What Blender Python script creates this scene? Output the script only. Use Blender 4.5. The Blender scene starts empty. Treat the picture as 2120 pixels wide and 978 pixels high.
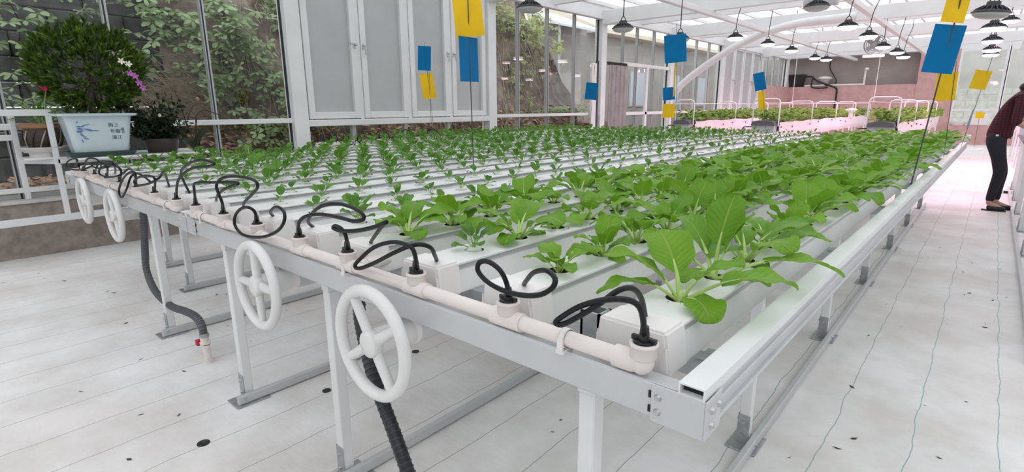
import bpy, bmesh, math, random
from mathutils import Vector, Matrix, Euler

R = math.radians
random.seed(11)
S = bpy.context.scene
COL = S.collection

# ------------------------------------------------------------------ camera
cam_d = bpy.data.cameras.new('camera')
cam = bpy.data.objects.new('camera', cam_d)
COL.objects.link(cam)
cam_d.sensor_width = 36.0
cam_d.lens = 36.0 * 1105.0 / 2120.0
cam_d.clip_end = 200
def camera_matrix(yaw, pitch, roll, pos):
    cy, sy, cp, sp, cr, sr = math.cos(yaw), math.sin(yaw), math.cos(pitch), math.sin(pitch), math.cos(roll), math.sin(roll)
    f = Vector((-sy*cp, cy*cp, -sp)); r = Vector((cy, sy, 0)); d = f.cross(r)
    r2 = r*cr + d*sr; d2 = d*cr - r*sr
    m = Matrix((r2, -d2, -f)).transposed().to_4x4()
    m.translation = Vector(pos)
    return m
cam.matrix_world = camera_matrix(R(41.51), R(13.51), R(.36), (0, 0, 1.30))
S.camera = cam

# ------------------------------------------------------------------ sky, exposure
world = bpy.data.worlds.new('sky'); S.world = world
world.use_nodes = True
bg = world.node_tree.nodes['Background']
bg.inputs[0].default_value = (0.93, 0.97, 1.0, 1)
bg.inputs[1].default_value = 1.55
S.view_settings.view_transform = 'Standard'
S.view_settings.look = 'None'
S.view_settings.exposure = 0.42
S.view_settings.gamma = 1.0
S.view_settings.use_curve_mapping = False
S.cycles.max_bounces = 12
S.cycles.diffuse_bounces = 5
S.cycles.transparent_max_bounces = 24

# ------------------------------------------------------------------ materials
def new_mat(name):
    m = bpy.data.materials.new(name); m.use_nodes = True
    nt = m.node_tree
    return m, nt, nt.nodes, nt.links, nt.nodes['Principled BSDF'], nt.nodes['Material Output']

def mat(name, col, rough=.5, metal=0., spec=.5, var=0., scale=8., bump=0., bscale=40., col2=None):
    m, nt, N, L, P, O = new_mat(name)
    P.inputs['Base Color'].default_value = (*col, 1)
    P.inputs['Roughness'].default_value = rough
    P.inputs['Metallic'].default_value = metal
    P.inputs['Specular IOR Level'].default_value = spec
    tc = N.new('ShaderNodeTexCoord')
    if var or col2:
        nz = N.new('ShaderNodeTexNoise'); nz.inputs['Scale'].default_value = scale; nz.inputs['Detail'].default_value = 6
        L.new(tc.outputs['Object'], nz.inputs['Vector'])
        rp = N.new('ShaderNodeValToRGB')
        a = col2 if col2 else tuple(max(0, c*(1-var)) for c in col)
        b = col if col2 else tuple(min(1, c*(1+var)) for c in col)
        rp.color_ramp.elements[0].color = (*a, 1); rp.color_ramp.elements[1].color = (*b, 1)
        rp.color_ramp.elements[0].position = .32; rp.color_ramp.elements[1].position = .68
        L.new(nz.outputs['Fac'], rp.inputs[0]); L.new(rp.outputs[0], P.inputs['Base Color'])
    if bump:
        nb = N.new('ShaderNodeTexNoise'); nb.inputs['Scale'].default_value = bscale; nb.inputs['Detail'].default_value = 4
        L.new(tc.outputs['Object'], nb.inputs['Vector'])
        bp = N.new('ShaderNodeBump'); bp.inputs['Strength'].default_value = bump; bp.inputs['Distance'].default_value = .01
        L.new(nb.outputs['Fac'], bp.inputs['Height']); L.new(bp.outputs[0], P.inputs['Normal'])
    return m

def leaf_mat(name, col, col2, vein, rough=.42, trans=.35, veins=9.):
    """green blade: uv.x runs across (-1..1 stored 0..1), uv.y along the blade"""
    m, nt, N, L, P, O = new_mat(name)
    tc = N.new('ShaderNodeTexCoord'); sx = N.new('ShaderNodeSeparateXYZ'); L.new(tc.outputs['UV'], sx.inputs[0])
    def mth(op, a, b=None, clamp=False):
        n = N.new('ShaderNodeMath'); n.operation = op; n.use_clamp = clamp
        for i, v in enumerate((a, b)):
            if v is None: continue
            if isinstance(v, (int, float)): n.inputs[i].default_value = v
            else: L.new(v, n.inputs[i])
        return n.outputs[0]
    au = mth('ABSOLUTE', mth('SUBTRACT', sx.outputs[0], .5))
    mid = mth('SUBTRACT', 1., mth('DIVIDE', au, .05), True)
    w = mth('FRACT', mth('ADD', mth('MULTIPLY', sx.outputs[1], veins), mth('MULTIPLY', au, -5.)))
    side = mth('SUBTRACT', 1., mth('DIVIDE', mth('ABSOLUTE', mth('SUBTRACT', w, .5)), .09), True)
    vv = mth('MAXIMUM', mid, mth('MULTIPLY', side, .22))
    oi = N.new('ShaderNodeObjectInfo')
    nz = N.new('ShaderNodeTexNoise'); nz.inputs['Scale'].default_value = 9.; L.new(tc.outputs['Object'], nz.inputs['Vector'])
    f = mth('ADD', mth('MULTIPLY', oi.outputs['Random'], .55), mth('MULTIPLY', nz.outputs['Fac'], .45))
    mx = N.new('ShaderNodeMixRGB'); mx.inputs[1].default_value = (*col, 1); mx.inputs[2].default_value = (*col2, 1); L.new(f, mx.inputs[0])
    m2 = N.new('ShaderNodeMixRGB'); m2.inputs[2].default_value = (*vein, 1); L.new(mx.outputs[0], m2.inputs[1]); L.new(vv, m2.inputs[0])
    L.new(m2.outputs[0], P.inputs['Base Color'])
    P.inputs['Roughness'].default_value = rough
    P.inputs['Specular IOR Level'].default_value = .35
    bp = N.new('ShaderNodeBump'); bp.inputs['Strength'].default_value = .7; bp.inputs['Distance'].default_value = .006
    L.new(mth('SUBTRACT', 1., vv), bp.inputs['Height']); L.new(bp.outputs[0], P.inputs['Normal'])
    if trans:
        tr = N.new('ShaderNodeBsdfTranslucent'); L.new(m2.outputs[0], tr.inputs[0])
        ms = N.new('ShaderNodeMixShader'); ms.inputs[0].default_value = trans
        L.new(P.outputs[0], ms.inputs[1]); L.new(tr.outputs[0], ms.inputs[2]); L.new(ms.outputs[0], O.inputs[0])
    return m

def glass_mat(name, tint=(.97, .98, .975)):
    m, nt, N, L, P, O = new_mat(name)
    N.remove(P)
    t = N.new('ShaderNodeBsdfTransparent'); t.inputs[0].default_value = (*tint, 1)
    g = N.new('ShaderNodeBsdfGlossy'); g.inputs['Roughness'].default_value = .02
    fr = N.new('ShaderNodeFresnel'); fr.inputs[0].default_value = 1.5
    ge = N.new('ShaderNodeNewGeometry'); iv = N.new('ShaderNodeMath'); iv.operation = 'SUBTRACT'; iv.inputs[0].default_value = 1.; L.new(ge.outputs['Backfacing'], iv.inputs[1])
    fm = N.new('ShaderNodeMath'); fm.operation = 'MULTIPLY'; L.new(fr.outputs[0], fm.inputs[0]); L.new(iv.outputs[0], fm.inputs[1])   # a pane reflects once, on its front
    ms = N.new('ShaderNodeMixShader')
    L.new(fm.outputs[0], ms.inputs[0]); L.new(t.outputs[0], ms.inputs[1]); L.new(g.outputs[0], ms.inputs[2]); L.new(ms.outputs[0], O.inputs[0])
    return m

def sheet_mat(name, col, clear):
    """milky roof sheet: scatters the daylight that falls on it"""
    m, nt, N, L, P, O = new_mat(name)
    N.remove(P)
    t = N.new('ShaderNodeBsdfTranslucent'); t.inputs[0].default_value = (*col, 1)
    d = N.new('ShaderNodeBsdfDiffuse'); d.inputs[0].default_value = (.8, .8, .8, 1)
    ms = N.new('ShaderNodeMixShader'); ms.inputs[0].default_value = clear
    L.new(d.outputs[0], ms.inputs[1]); L.new(t.outputs[0], ms.inputs[2]); L.new(ms.outputs[0], O.inputs[0])
    return m

def emit_mat(name, col, st):
    m, nt, N, L, P, O = new_mat(name)
    P.inputs['Base Color'].default_value = (.9, .9, .9, 1)
    P.inputs['Emission Color'].default_value = (*col, 1); P.inputs['Emission Strength'].default_value = st
    return m

def floor_mat():
    m, nt, N, L, P, O = new_mat('white_weed_mat')
    def mth(op, a, b=None, clamp=False):
        n = N.new('ShaderNodeMath'); n.operation = op; n.use_clamp = clamp
        for i, v in enumerate((a, b)):
            if v is None: continue
            if isinstance(v, (int, float)): n.inputs[i].default_value = v
            else: L.new(v, n.inputs[i])
        return n.outputs[0]
    tc = N.new('ShaderNodeTexCoord'); sx = N.new('ShaderNodeSeparateXYZ'); L.new(tc.outputs['Object'], sx.inputs[0])
    mp = N.new('ShaderNodeMapping'); mp.inputs['Scale'].default_value = (.7, 2.2, 1); L.new(tc.outputs['Object'], mp.inputs[0])
    wob = N.new('ShaderNodeTexNoise'); wob.inputs['Scale'].default_value = 1.6; wob.inputs['Detail'].default_value = 3; L.new(mp.outputs[0], wob.inputs['Vector'])
    x = mth('ADD', sx.outputs[0], mth('MULTIPLY', mth('SUBTRACT', wob.outputs['Fac'], .5), .042))
    fr = mth('FRACT', mth('DIVIDE', mth('ADD', x, 30.3 + .132), .263))
    ln = mth('SUBTRACT', 1., mth('DIVIDE', mth('ABSOLUTE', mth('SUBTRACT', fr, .5)), .0105), True)
    # broad stains, dust and finer mottling
    n1 = N.new('ShaderNodeTexNoise'); n1.inputs['Scale'].default_value = 2.2; n1.inputs['Detail'].default_value = 7; n1.inputs['Roughness'].default_value = .62; L.new(tc.outputs['Object'], n1.inputs['Vector'])
    r1 = N.new('ShaderNodeValToRGB'); r1.color_ramp.elements[0].position = .36; r1.color_ramp.elements[1].position = .62
    r1.color_ramp.elements[0].color = (.69, .67, .65, 1); r1.color_ramp.elements[1].color = (.82, .815, .81, 1)
    L.new(n1.outputs['Fac'], r1.inputs[0])
    n2 = N.new('ShaderNodeTexNoise'); n2.inputs['Scale'].default_value = .9; n2.inputs['Detail'].default_value = 5; L.new(tc.outputs['Object'], n2.inputs['Vector'])
    r2 = N.new('ShaderNodeValToRGB'); r2.color_ramp.elements[0].position = .42; r2.color_ramp.elements[1].position = .66
    r2.color_ramp.elements[0].color = (1, 1, 1, 1); r2.color_ramp.elements[1].color = (.93, .88, .86, 1)
    L.new(n2.outputs['Fac'], r2.inputs[0])
    mu = N.new('ShaderNodeMixRGB'); mu.blend_type = 'MULTIPLY'; mu.inputs[0].default_value = .8
    L.new(r1.outputs[0], mu.inputs[1]); L.new(r2.outputs[0], mu.inputs[2])
    teal = N.new('ShaderNodeMixRGB'); teal.inputs[1].default_value = (.15, .15, .15, 1); teal.inputs[2].default_value = (.12, .32, .33, 1)
    L.new(mth('ADD', sx.outputs[0], 1.2, True), teal.inputs[0])
    mx = N.new('ShaderNodeMixRGB'); L.new(mth('MULTIPLY', ln, .9), mx.inputs[0]); L.new(mu.outputs[0], mx.inputs[1]); L.new(teal.outputs[0], mx.inputs[2])
    L.new(mx.outputs[0], P.inputs['Base Color'])
    P.inputs['Roughness'].default_value = .65; P.inputs['Specular IOR Level'].default_value = .25
    nb = N.new('ShaderNodeTexNoise'); nb.inputs['Scale'].default_value = 5.; nb.inputs['Detail'].default_value = 5; L.new(mp.outputs[0], nb.inputs['Vector'])
    bp = N.new('ShaderNodeBump'); bp.inputs['Strength'].default_value = .35; bp.inputs['Distance'].default_value = .02
    L.new(nb.outputs['Fac'], bp.inputs['Height']); L.new(bp.outputs[0], P.inputs['Normal'])
    return m

def plaid_mat():
    m, nt, N, L, P, O = new_mat('plaid_cloth')
    tc = N.new('ShaderNodeTexCoord'); base = None
    for axis, sc in (('X', 9.), ('Z', 10.)):
        w = N.new('ShaderNodeTexWave'); w.wave_type = 'BANDS'; w.bands_direction = axis; w.inputs['Scale'].default_value = sc; w.inputs['Distortion'].default_value = .4
        L.new(tc.outputs['Object'], w.inputs[0])
        r = N.new('ShaderNodeValToRGB'); r.color_ramp.elements[0].position = .45; r.color_ramp.elements[1].position = .6
        r.color_ramp.elements[0].color = (.012, .008, .016, 1); r.color_ramp.elements[1].color = (.105, .006, .014, 1)
        L.new(w.outputs['Fac'], r.inputs[0])
        if base is None: base = r
        else:
            mx = N.new('ShaderNodeMixRGB'); mx.inputs[0].default_value = .5; L.new(base.outputs[0], mx.inputs[1]); L.new(r.outputs[0], mx.inputs[2]); base = mx
    L.new(base.outputs[0], P.inputs['Base Color']); P.inputs['Roughness'].default_value = .9
    return m

M = {}
M['white'] = mat('white_painted_steel', (.74, .75, .75), .35, var=.04, scale=3)
M['frame'] = mat('white_window_frame', (.74, .745, .75), .4, var=.03, scale=2)
M['alu'] = mat('powder_coated_aluminium', (.56, .57, .58), .32, .2, var=.04, scale=5)
M['alu_top'] = mat('white_box_tube', (.78, .79, .79), .35, var=.03, scale=4)
M['galv'] = mat('galvanised_steel', (.42, .44, .45), .42, .7, var=.14, scale=30)
M['bolt'] = mat('steel_bolt', (.5, .5, .51), .3, .9)
M['black'] = mat('black_plastic', (.012, .013, .014), .35)
M['hose'] = mat('black_rubber_hose', (.006, .007, .008), .4, spec=.3)
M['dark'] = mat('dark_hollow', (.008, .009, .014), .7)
M['pvc'] = mat('warm_white_pvc', (.77, .70, .665), .33, spec=.45, var=.05, scale=9)
M['cap'] = mat('white_plastic_cap', (.80, .765, .75), .38, var=.03, scale=9)
M['trough'] = mat('white_pvc_trough', (.74, .745, .735), .4, var=.025, scale=6)
M['hole'] = mat('dark_planting_cup', (.06, .045, .035), .8)
M['lid_shade'] = mat('grey_lid_shade', (.52, .53, .535), .6)  # shadow line under the trough lid, put into the colour
M['foam'] = mat('pale_foam_cup', (.60, .63, .57), .8, bump=.3)
M['wheel'] = mat('white_cast_handwheel', (.74, .73, .715), .3, var=.02)
M['greyhose'] = mat('grey_ribbed_hose', (.075, .078, .09), .45)
M['red'] = mat('red_plastic', (.55, .02, .04), .35)
M['floor'] = floor_mat()
M['concrete'] = mat('brown_concrete', (.30, .255, .225), .9, var=.22, scale=14, bump=.4)
M['ledge'] = mat('pale_cement_ledge', (.58, .56, .53), .85, var=.12, scale=9, bump=.3)
M['brickpink'] = mat('pinkish_cement_wall', (.56, .34, .325), .85, var=.10, scale=5, bump=.3)
M['greywall'] = mat('grey_brown_rendered_wall', (.37, .335, .31), .8, var=.08, scale=2)
M['glass'] = glass_mat('window_glass')
M['frost'] = mat('frosted_grey_panel', (.46, .47, .475), .45, var=.035, scale=3)
M['sheet'] = sheet_mat('milky_roof_sheet', (.90, .89, .90), .8)
M['grey_mullion'] = mat('grey_aluminium_mullion', (.50, .51, .51), .35, .4)
M['dark_strip'] = mat('dark_window_gasket', (.03, .03, .04), .6)
M['leafA'] = leaf_mat('pak_choi_blade', (.105, .285, .012), (.215, .42, .022), (.33, .52, .10), trans=.36)
M['stalk'] = mat('pale_green_stalk', (.42, .58, .17), .4, var=.15, scale=20)
M['leafB'] = leaf_mat('young_leaf_blade', (.062, .20, .018), (.14, .32, .034), (.22, .38, .09), trans=.3)
M['stalkB'] = mat('thin_green_stalk', (.26, .42, .12), .5)
M['vine'] = leaf_mat('vine_leaf_blade', (.16, .26, .10), (.48, .60, .33), (.55, .62, .42), .4, .25)
M['vineY'] = leaf_mat('yellowing_vine_blade', (.26, .32, .10), (.52, .55, .22), (.55, .56, .30), .45, .25)
M['bonsai'] = leaf_mat('podocarp_blade', (.010, .040, .005), (.11, .19, .012), (.12, .20, .03), .4, .2)
M['bonsai2'] = leaf_mat('podocarp_tip_blade', (.10, .19, .012), (.26, .36, .03), (.20, .30, .05), .4, .25)
M['shrub'] = leaf_mat('dark_shrub_blade', (.008, .022, .008), (.025, .05, .018), (.03, .05, .02), .45, .12)
M['straw'] = leaf_mat('strawberry_blade', (.10, .24, .02), (.27, .40, .06), (.30, .42, .10), .5, .25)
M['bark'] = mat('dark_bark', (.055, .04, .03), .9, var=.3, scale=20, bump=.6)
M['twig'] = mat('dry_twig', (.40, .33, .24), .9, var=.3, scale=12)
M['earth'] = mat('earth_bank', (.20, .155, .125), .95, var=.5, scale=4, bump=.9, bscale=12)
M['block'] = mat('weathered_grey_block', (.075, .076, .074), .9, var=.4, scale=5, bump=.5, bscale=14)
M['litter'] = mat('dead_leaves', (.60, .40, .27), .9, col2=(.24, .12, .07), scale=16)
M['outwall'] = mat('outbuilding_wall', (.40, .38, .36), .9, var=.12, scale=1.5)
M['outroof'] = mat('beige_roof_sheet', (.72, .64, .52), .6, var=.05)
M['bluewhite'] = mat('pale_blue_sheet', (.62, .68, .76), .5)
M['blue'] = mat('blue_sticky_card', (.0, .15, .37), .6, spec=.15, var=.06, scale=5)
M['yellow'] = mat('yellow_sticky_card', (.80, .50, .016), .6, spec=.15, var=.06, scale=6)
M['stake'] = mat('dark_wire_stake', (.06, .065, .06), .5)
M['lamp'] = mat('dark_lamp_housing', (.05, .05, .056), .4, .3)
M['lens_off'] = mat('grey_lamp_lens', (.50, .48, .49), .4)
M['lens_on'] = emit_mat('lit_lamp_lens', (1, .94, .98), 5.)
M['porcelain'] = mat('pale_blue_porcelain', (.56, .66, .70), .18, spec=.6)
M['inkblue'] = mat('blue_glaze', (.12, .22, .46), .3)
M['inkdark'] = mat('dark_blue_glaze', (.06, .09, .16), .35)
M['tray'] = mat('dark_green_tray', (.03, .065, .055), .4)
M['brownpot'] = mat('dark_brown_pot', (.05, .035, .03), .4, var=.3, scale=12)
M['terra'] = mat('terracotta_rim', (.34, .17, .08), .5)
M['soil'] = mat('potting_soil', (.03, .022, .016), .95, bump=.6)
M['pink'] = mat('pink_petal', (.75, .03, .14), .5)
M['purple'] = mat('purple_petal', (.45, .10, .42), .5)
M['petal'] = mat('pale_petal', (.78, .70, .58), .5)
M['film'] = mat('white_trough_film', (.78, .72, .74), .5, var=.05, scale=8)
M['greybox'] = mat('grey_plastic_end', (.42, .44, .46), .5)
M['darkgrey'] = mat('dark_grey_fabric', (.10, .105, .115), .8)
M['plaid'] = plaid_mat()
M['trouser'] = mat('black_trousers', (.012, .012, .02), .85)
M['skin'] = mat('skin', (.50, .30, .22), .5)
M['hair'] = mat('black_hair', (.010, .008, .008), .5)
M['shoe'] = mat('black_leather', (.012, .012, .014), .4)
M['sole'] = mat('dark_sole', (.03, .03, .03), .7)
M['curtain'] = mat('grey_plastic_strip', (.31, .28, .275), .25, var=.15, scale=6)
M['fan'] = mat('grey_fan_grille', (.36, .355, .36), .5)
M['bottle'] = mat('blue_grey_plastic', (.25, .32, .38), .4)

# ------------------------------------------------------------------ mesh builder
class MB:
    def __init__(s): s.v = []; s.f = []; s.m = []; s.s = []; s.uv = {}
    def add(s, vs, fs, mi=0, smooth=False, xf=None, uvs=None):
        o = len(s.v)
        for p in vs:
            p = Vector(p); s.v.append(tuple(xf @ p) if xf else tuple(p))
        for k, f in enumerate(fs):
            if uvs is not None: s.uv[len(s.f)] = uvs[k]
            s.f.append(tuple(i + o for i in f)); s.m.append(mi); s.s.append(smooth)
        return s
    def box(s, a, b, mi=0, ch=0., xf=None):
        x0, x1 = sorted((a[0], b[0])); y0, y1 = sorted((a[1], b[1])); z0, z1 = sorted((a[2], b[2]))
        ch = min(ch, (x1-x0)*.45, (y1-y0)*.45, (z1-z0)*.45)
        if ch <= 0:
            vs = [(x, y, z) for z in (z0, z1) for y in (y0, y1) for x in (x0, x1)]
            fs = [(0, 2, 3, 1), (4, 5, 7, 6), (0, 1, 5, 4), (2, 6, 7, 3), (0, 4, 6, 2), (1, 3, 7, 5)]
            return s.add(vs, fs, mi, xf=xf)
        bm = bmesh.new()
        bmesh.ops.create_cube(bm, size=1)
        for v in bm.verts:
            v.co = Vector((x0 if v.co.x < 0 else x1, y0 if v.co.y < 0 else y1, z0 if v.co.z < 0 else z1))
        bmesh.ops.bevel(bm, geom=bm.edges[:], offset=ch, segments=1, affect='EDGES')
        bm.verts.index_update()
        s.add([v.co.copy() for v in bm.verts], [[v.index for v in f.verts] for f in bm.faces], mi, xf=xf)
        bm.free(); return s
    def bar(s, p0, p1, w, h, mi=0, up=(0, 0, 1), ch=0.):
        p0, p1 = Vector(p0), Vector(p1); d = p1 - p0; L = d.length; d.normalize()
        u = Vector(up)
        if abs(d.dot(u)) > .98: u = Vector((0, 1, 0))
        x = d.cross(u).normalized(); z = x.cross(d)
        xf = Matrix((x, d, z)).transposed().to_4x4(); xf.translation = p0
        return s.box((-w/2, 0, -h/2), (w/2, L, h/2), mi, ch, xf)
    def cyl(s, p0, p1, r0, r1=None, n=12, mi=0, caps=True, smooth=True):
        r1 = r0 if r1 is None else r1
        p0, p1 = Vector(p0), Vector(p1); d = (p1 - p0).normalized()
        u = Vector((0, 0, 1)) if abs(d.z) < .95 else Vector((1, 0, 0))
        x = d.cross(u).normalized(); y = d.cross(x)
        vs = []
        for p, r in ((p0, r0), (p1, r1)):
            for i in range(n):
                a = 2*math.pi*i/n; vs.append(p + x*(r*math.cos(a)) + y*(r*math.sin(a)))
        s.add(vs, [(i, (i+1) % n, n+(i+1) % n, n+i) for i in range(n)], mi, smooth)
        if caps:
            s.add(vs[:n], [tuple(range(n))[::-1]], mi); s.add(vs[n:], [tuple(range(n))], mi)
        return s
    def tube(s, pts, r, n=8, mi=0, caps=True, sub=0):
        P = [Vector(p) for p in pts]
        if sub:
            Q = []
            for i in range(len(P)-1):
                a, b, c, d = P[max(i-1, 0)], P[i], P[i+1], P[min(i+2, len(P)-1)]
                for k in range(sub):
                    t = k/sub
                    Q.append(.5*((2*b)+(c-a)*t+(2*a-5*b+4*c-d)*t*t+(3*b-a-3*c+d)*t**3))
            P = Q+[P[-1]]
        rs = r if isinstance(r, (list, tuple)) else None
        vs = []; nn = None
        for i, p in enumerate(P):
            d = (P[min(i+1, len(P)-1)] - P[max(i-1, 0)])
            if d.length < 1e-9: d = Vector((0, 0, 1))
            d.normalize()
            if nn is None:
                u = Vector((0, 0, 1)) if abs(d.z) < .9 else Vector((1, 0, 0)); nn = d.cross(u).normalized()
            else:
                nn = nn - d*nn.dot(d)
                nn = nn.normalized() if nn.length > 1e-6 else d.orthogonal().normalized()
            y = d.cross(nn)
            rr = r if rs is None else rs[0] + (rs[1]-rs[0])*i/max(1, len(P)-1)
            for k in range(n):
                a = 2*math.pi*k/n; vs.append(p + nn*(rr*math.cos(a)) + y*(rr*math.sin(a)))
        fs = [(i*n+k, i*n+(k+1) % n, (i+1)*n+(k+1) % n, (i+1)*n+k) for i in range(len(P)-1) for k in range(n)]
        s.add(vs, fs, mi, True)
        if caps:
            s.add(vs[:n], [tuple(range(n))[::-1]], mi); s.add(vs[-n:], [tuple(range(n))], mi)
        return s
    def lathe(s, prof, n=24, mi=0, smooth=True, xf=None):
        vs = [(r*math.cos(2*math.pi*k/n), r*math.sin(2*math.pi*k/n), z) for r, z in prof for k in range(n)]
        fs = [(i*n+k, i*n+(k+1) % n, (i+1)*n+(k+1) % n, (i+1)*n+k) for i in range(len(prof)-1) for k in range(n)]
        return s.add(vs, fs, mi, smooth, xf)
    def disc(s, c, r, n=16, mi=0, up=1, xf=None):
        vs = [(c[0]+r*math.cos(2*math.pi*k/n), c[1]+r*math.sin(2*math.pi*k/n), c[2]) for k in range(n)]
        return s.add(vs, [tuple(range(n)) if up > 0 else tuple(range(n))[::-1]], mi, xf=xf)
    def ball(s, c, r, mi=0, n=8, sq=(1, 1, 1)):
        vs = []; fs = []
        m = n//2+1
        for i in range(m+1):
            a = math.pi*i/m
            for k in range(n):
                b = 2*math.pi*k/n
                vs.append((c[0]+r*sq[0]*math.sin(a)*math.cos(b), c[1]+r*sq[1]*math.sin(a)*math.sin(b), c[2]+r*sq[2]*math.cos(a)))
        fs = [(i*n+k, (i+1)*n+k, (i+1)*n+(k+1) % n, i*n+(k+1) % n) for i in range(m) for k in range(n)]
        return s.add(vs, fs, mi, True)
    def prism(s, poly, axis_vec, mi=0):
        """poly: list of 3-d points in order, swept by axis_vec"""
        a = [Vector(p) for p in poly]; v = Vector(axis_vec); n = len(a)
        s.add(a + [p+v for p in a], [tuple(range(n))[::-1], tuple(range(n, 2*n))] + [(i, (i+1) % n, n+(i+1) % n, n+i) for i in range(n)], mi)
        return s
    def mesh(s, name, mats):
        me = bpy.data.meshes.new(name)
        me.from_pydata(s.v, [], s.f)
        for m in (mats if isinstance(mats, (list, tuple)) else [mats]): me.materials.append(m)
        me.polygons.foreach_set('material_index', s.m)
        me.polygons.foreach_set('use_smooth', s.s)
        if s.uv:
            ul = me.uv_layers.new(name='UVMap').data
            for pi, uv in s.uv.items():
                p = me.polygons[pi]
                for li, c in zip(p.loop_indices, uv): ul[li].uv = c
        me.update()
        return me
    def build(s, name, mats, parent=None):
        return link(name, s.mesh(name, mats), parent)

def link(name, me, parent=None, loc=(0, 0, 0), rz=0.):
    o = bpy.data.objects.new(name, me); COL.objects.link(o)
    o.location = loc; o.rotation_euler = (0, 0, rz)
    if parent:
        o.parent = parent
        if parent.get('base') is not None and tuple(loc) == (0, 0, 0):
            o.location = -Vector(parent['base'])
    return o

def tag(o, label, cat, group=None, kind=None):
    o['label'] = label; o['category'] = cat
    if group: o['group'] = group
    if kind: o['kind'] = kind
    return o

def thing(name, label, cat, loc=(0, 0, 0), rz=0., group=None, kind=None, world=False):
    """an Empty at the base of the thing; world=True: the parts' meshes are given in room coordinates"""
    o = bpy.data.objects.new(name, None); COL.objects.link(o)
    o.empty_display_size = .05
    o.location = loc; o.rotation_euler = (0, 0, rz)
    tag(o, label, cat, group, kind)
    if world: o['base'] = tuple(loc)
    return o

def copy_tree(o, parent=None):
    c = o.copy(); COL.objects.link(c)
    if parent: c.parent = parent
    for ch in o.children: copy_tree(ch, c)
    return c

ORD = ('first second third fourth fifth sixth seventh eighth ninth tenth eleventh twelfth thirteenth fourteenth fifteenth sixteenth '
       'seventeenth eighteenth nineteenth twentieth').split()
ORD += ['twenty-' + w for w in ORD[:9]] + ['thirtieth'] + ['thirty-' + w for w in ORD[:9]] + ['fortieth'] + ['forty-' + w for w in ORD[:9]]
# ------------------------------------------------------------------ the room
G = -6.60                      # plane of the window wall
POSTS = [-.10, 3.375, 6.85, 10.335, 13.65, 17.20, 20.87, 24.1]
YB, YE, XR = -6.0, 24.2, 5.5
def struct(name, label, cat, loc=(0, 0, 0)):
    return thing(name, label, cat, loc, kind='structure', world=True)

o = MB().add([(G-.35, YB, 0), (XR, YB, 0), (XR, YE, 0), (G-.35, YE, 0)], [(0, 1, 2, 3)]).build('floor', M['floor'])
tag(o, 'floor covered in white woven weed mat with thin seam lines', 'floor', kind='structure')

# window wall: knee wall, ledge, posts, header
wl = struct('wall_left', 'long window wall on a brown knee wall with white steel posts', 'wall', (G, 0, 0))
MB().box((G-.35, YB, -.02), (-6.40, YE, .49)).build('knee_wall', M['concrete'], wl)
MB().box((G-.35, YB, .49), (-6.38, YE, .515), 0, .004).build('ledge', M['ledge'], wl)
for y in POSTS:
    MB().box((G-.06, y-.095, .515), (G+.13, y+.095, 3.14), 0, .006).build('post', M['white'], wl)
MB().box((G-.08, YB, 3.14), (G+.09, YE, 3.62), 0, .006).build('header', M['white'], wl)
MB().box((G+.02, YB, 3.10), (G+.14, YE, 3.16), 0, .004).build('header_trim', M['frame'], wl)

def glazed_bay(n, ya, yb, mull, label, zs=((.515, 1.135), (1.19, 3.12)), bar=(1.135, 1.19)):
    w = struct('window_%d' % n, label, 'window', (G, ya, .515))
    ys = [ya] + list(mull) + [yb]
    for a, b in zip(ys[:-1], ys[1:]):
        for z0, z1 in zs:
            MB().box((G-.006, a, z0), (G+.006, b, z1)).build('pane', M['glass'], w)
    for y in mull:
        m = MB().box((G-.035, y-.022, .515), (G+.035, y+.022, 3.12), 0, .003).build('mullion', M['grey_mullion'], w)
        MB().box((G+.036, y-.013, .515), (G+.038, y+.002, 3.12)).build('gasket', M['dark_strip'], m)
    if bar: MB().box((G-.02, ya, bar[0]), (G+.075, yb, bar[1]), 0, .004).build('crossbar', M['white'], w)
    MB().box((G-.03, ya, .515), (G+.03, yb, .55)).build('sill', M['grey_mullion'], w)
    for y in (ya, yb):
        MB().box((G+.0, y-.012, .515), (G+.04, y+.012, 3.12)).build('gasket', M['dark_strip'], w)
    return w
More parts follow.
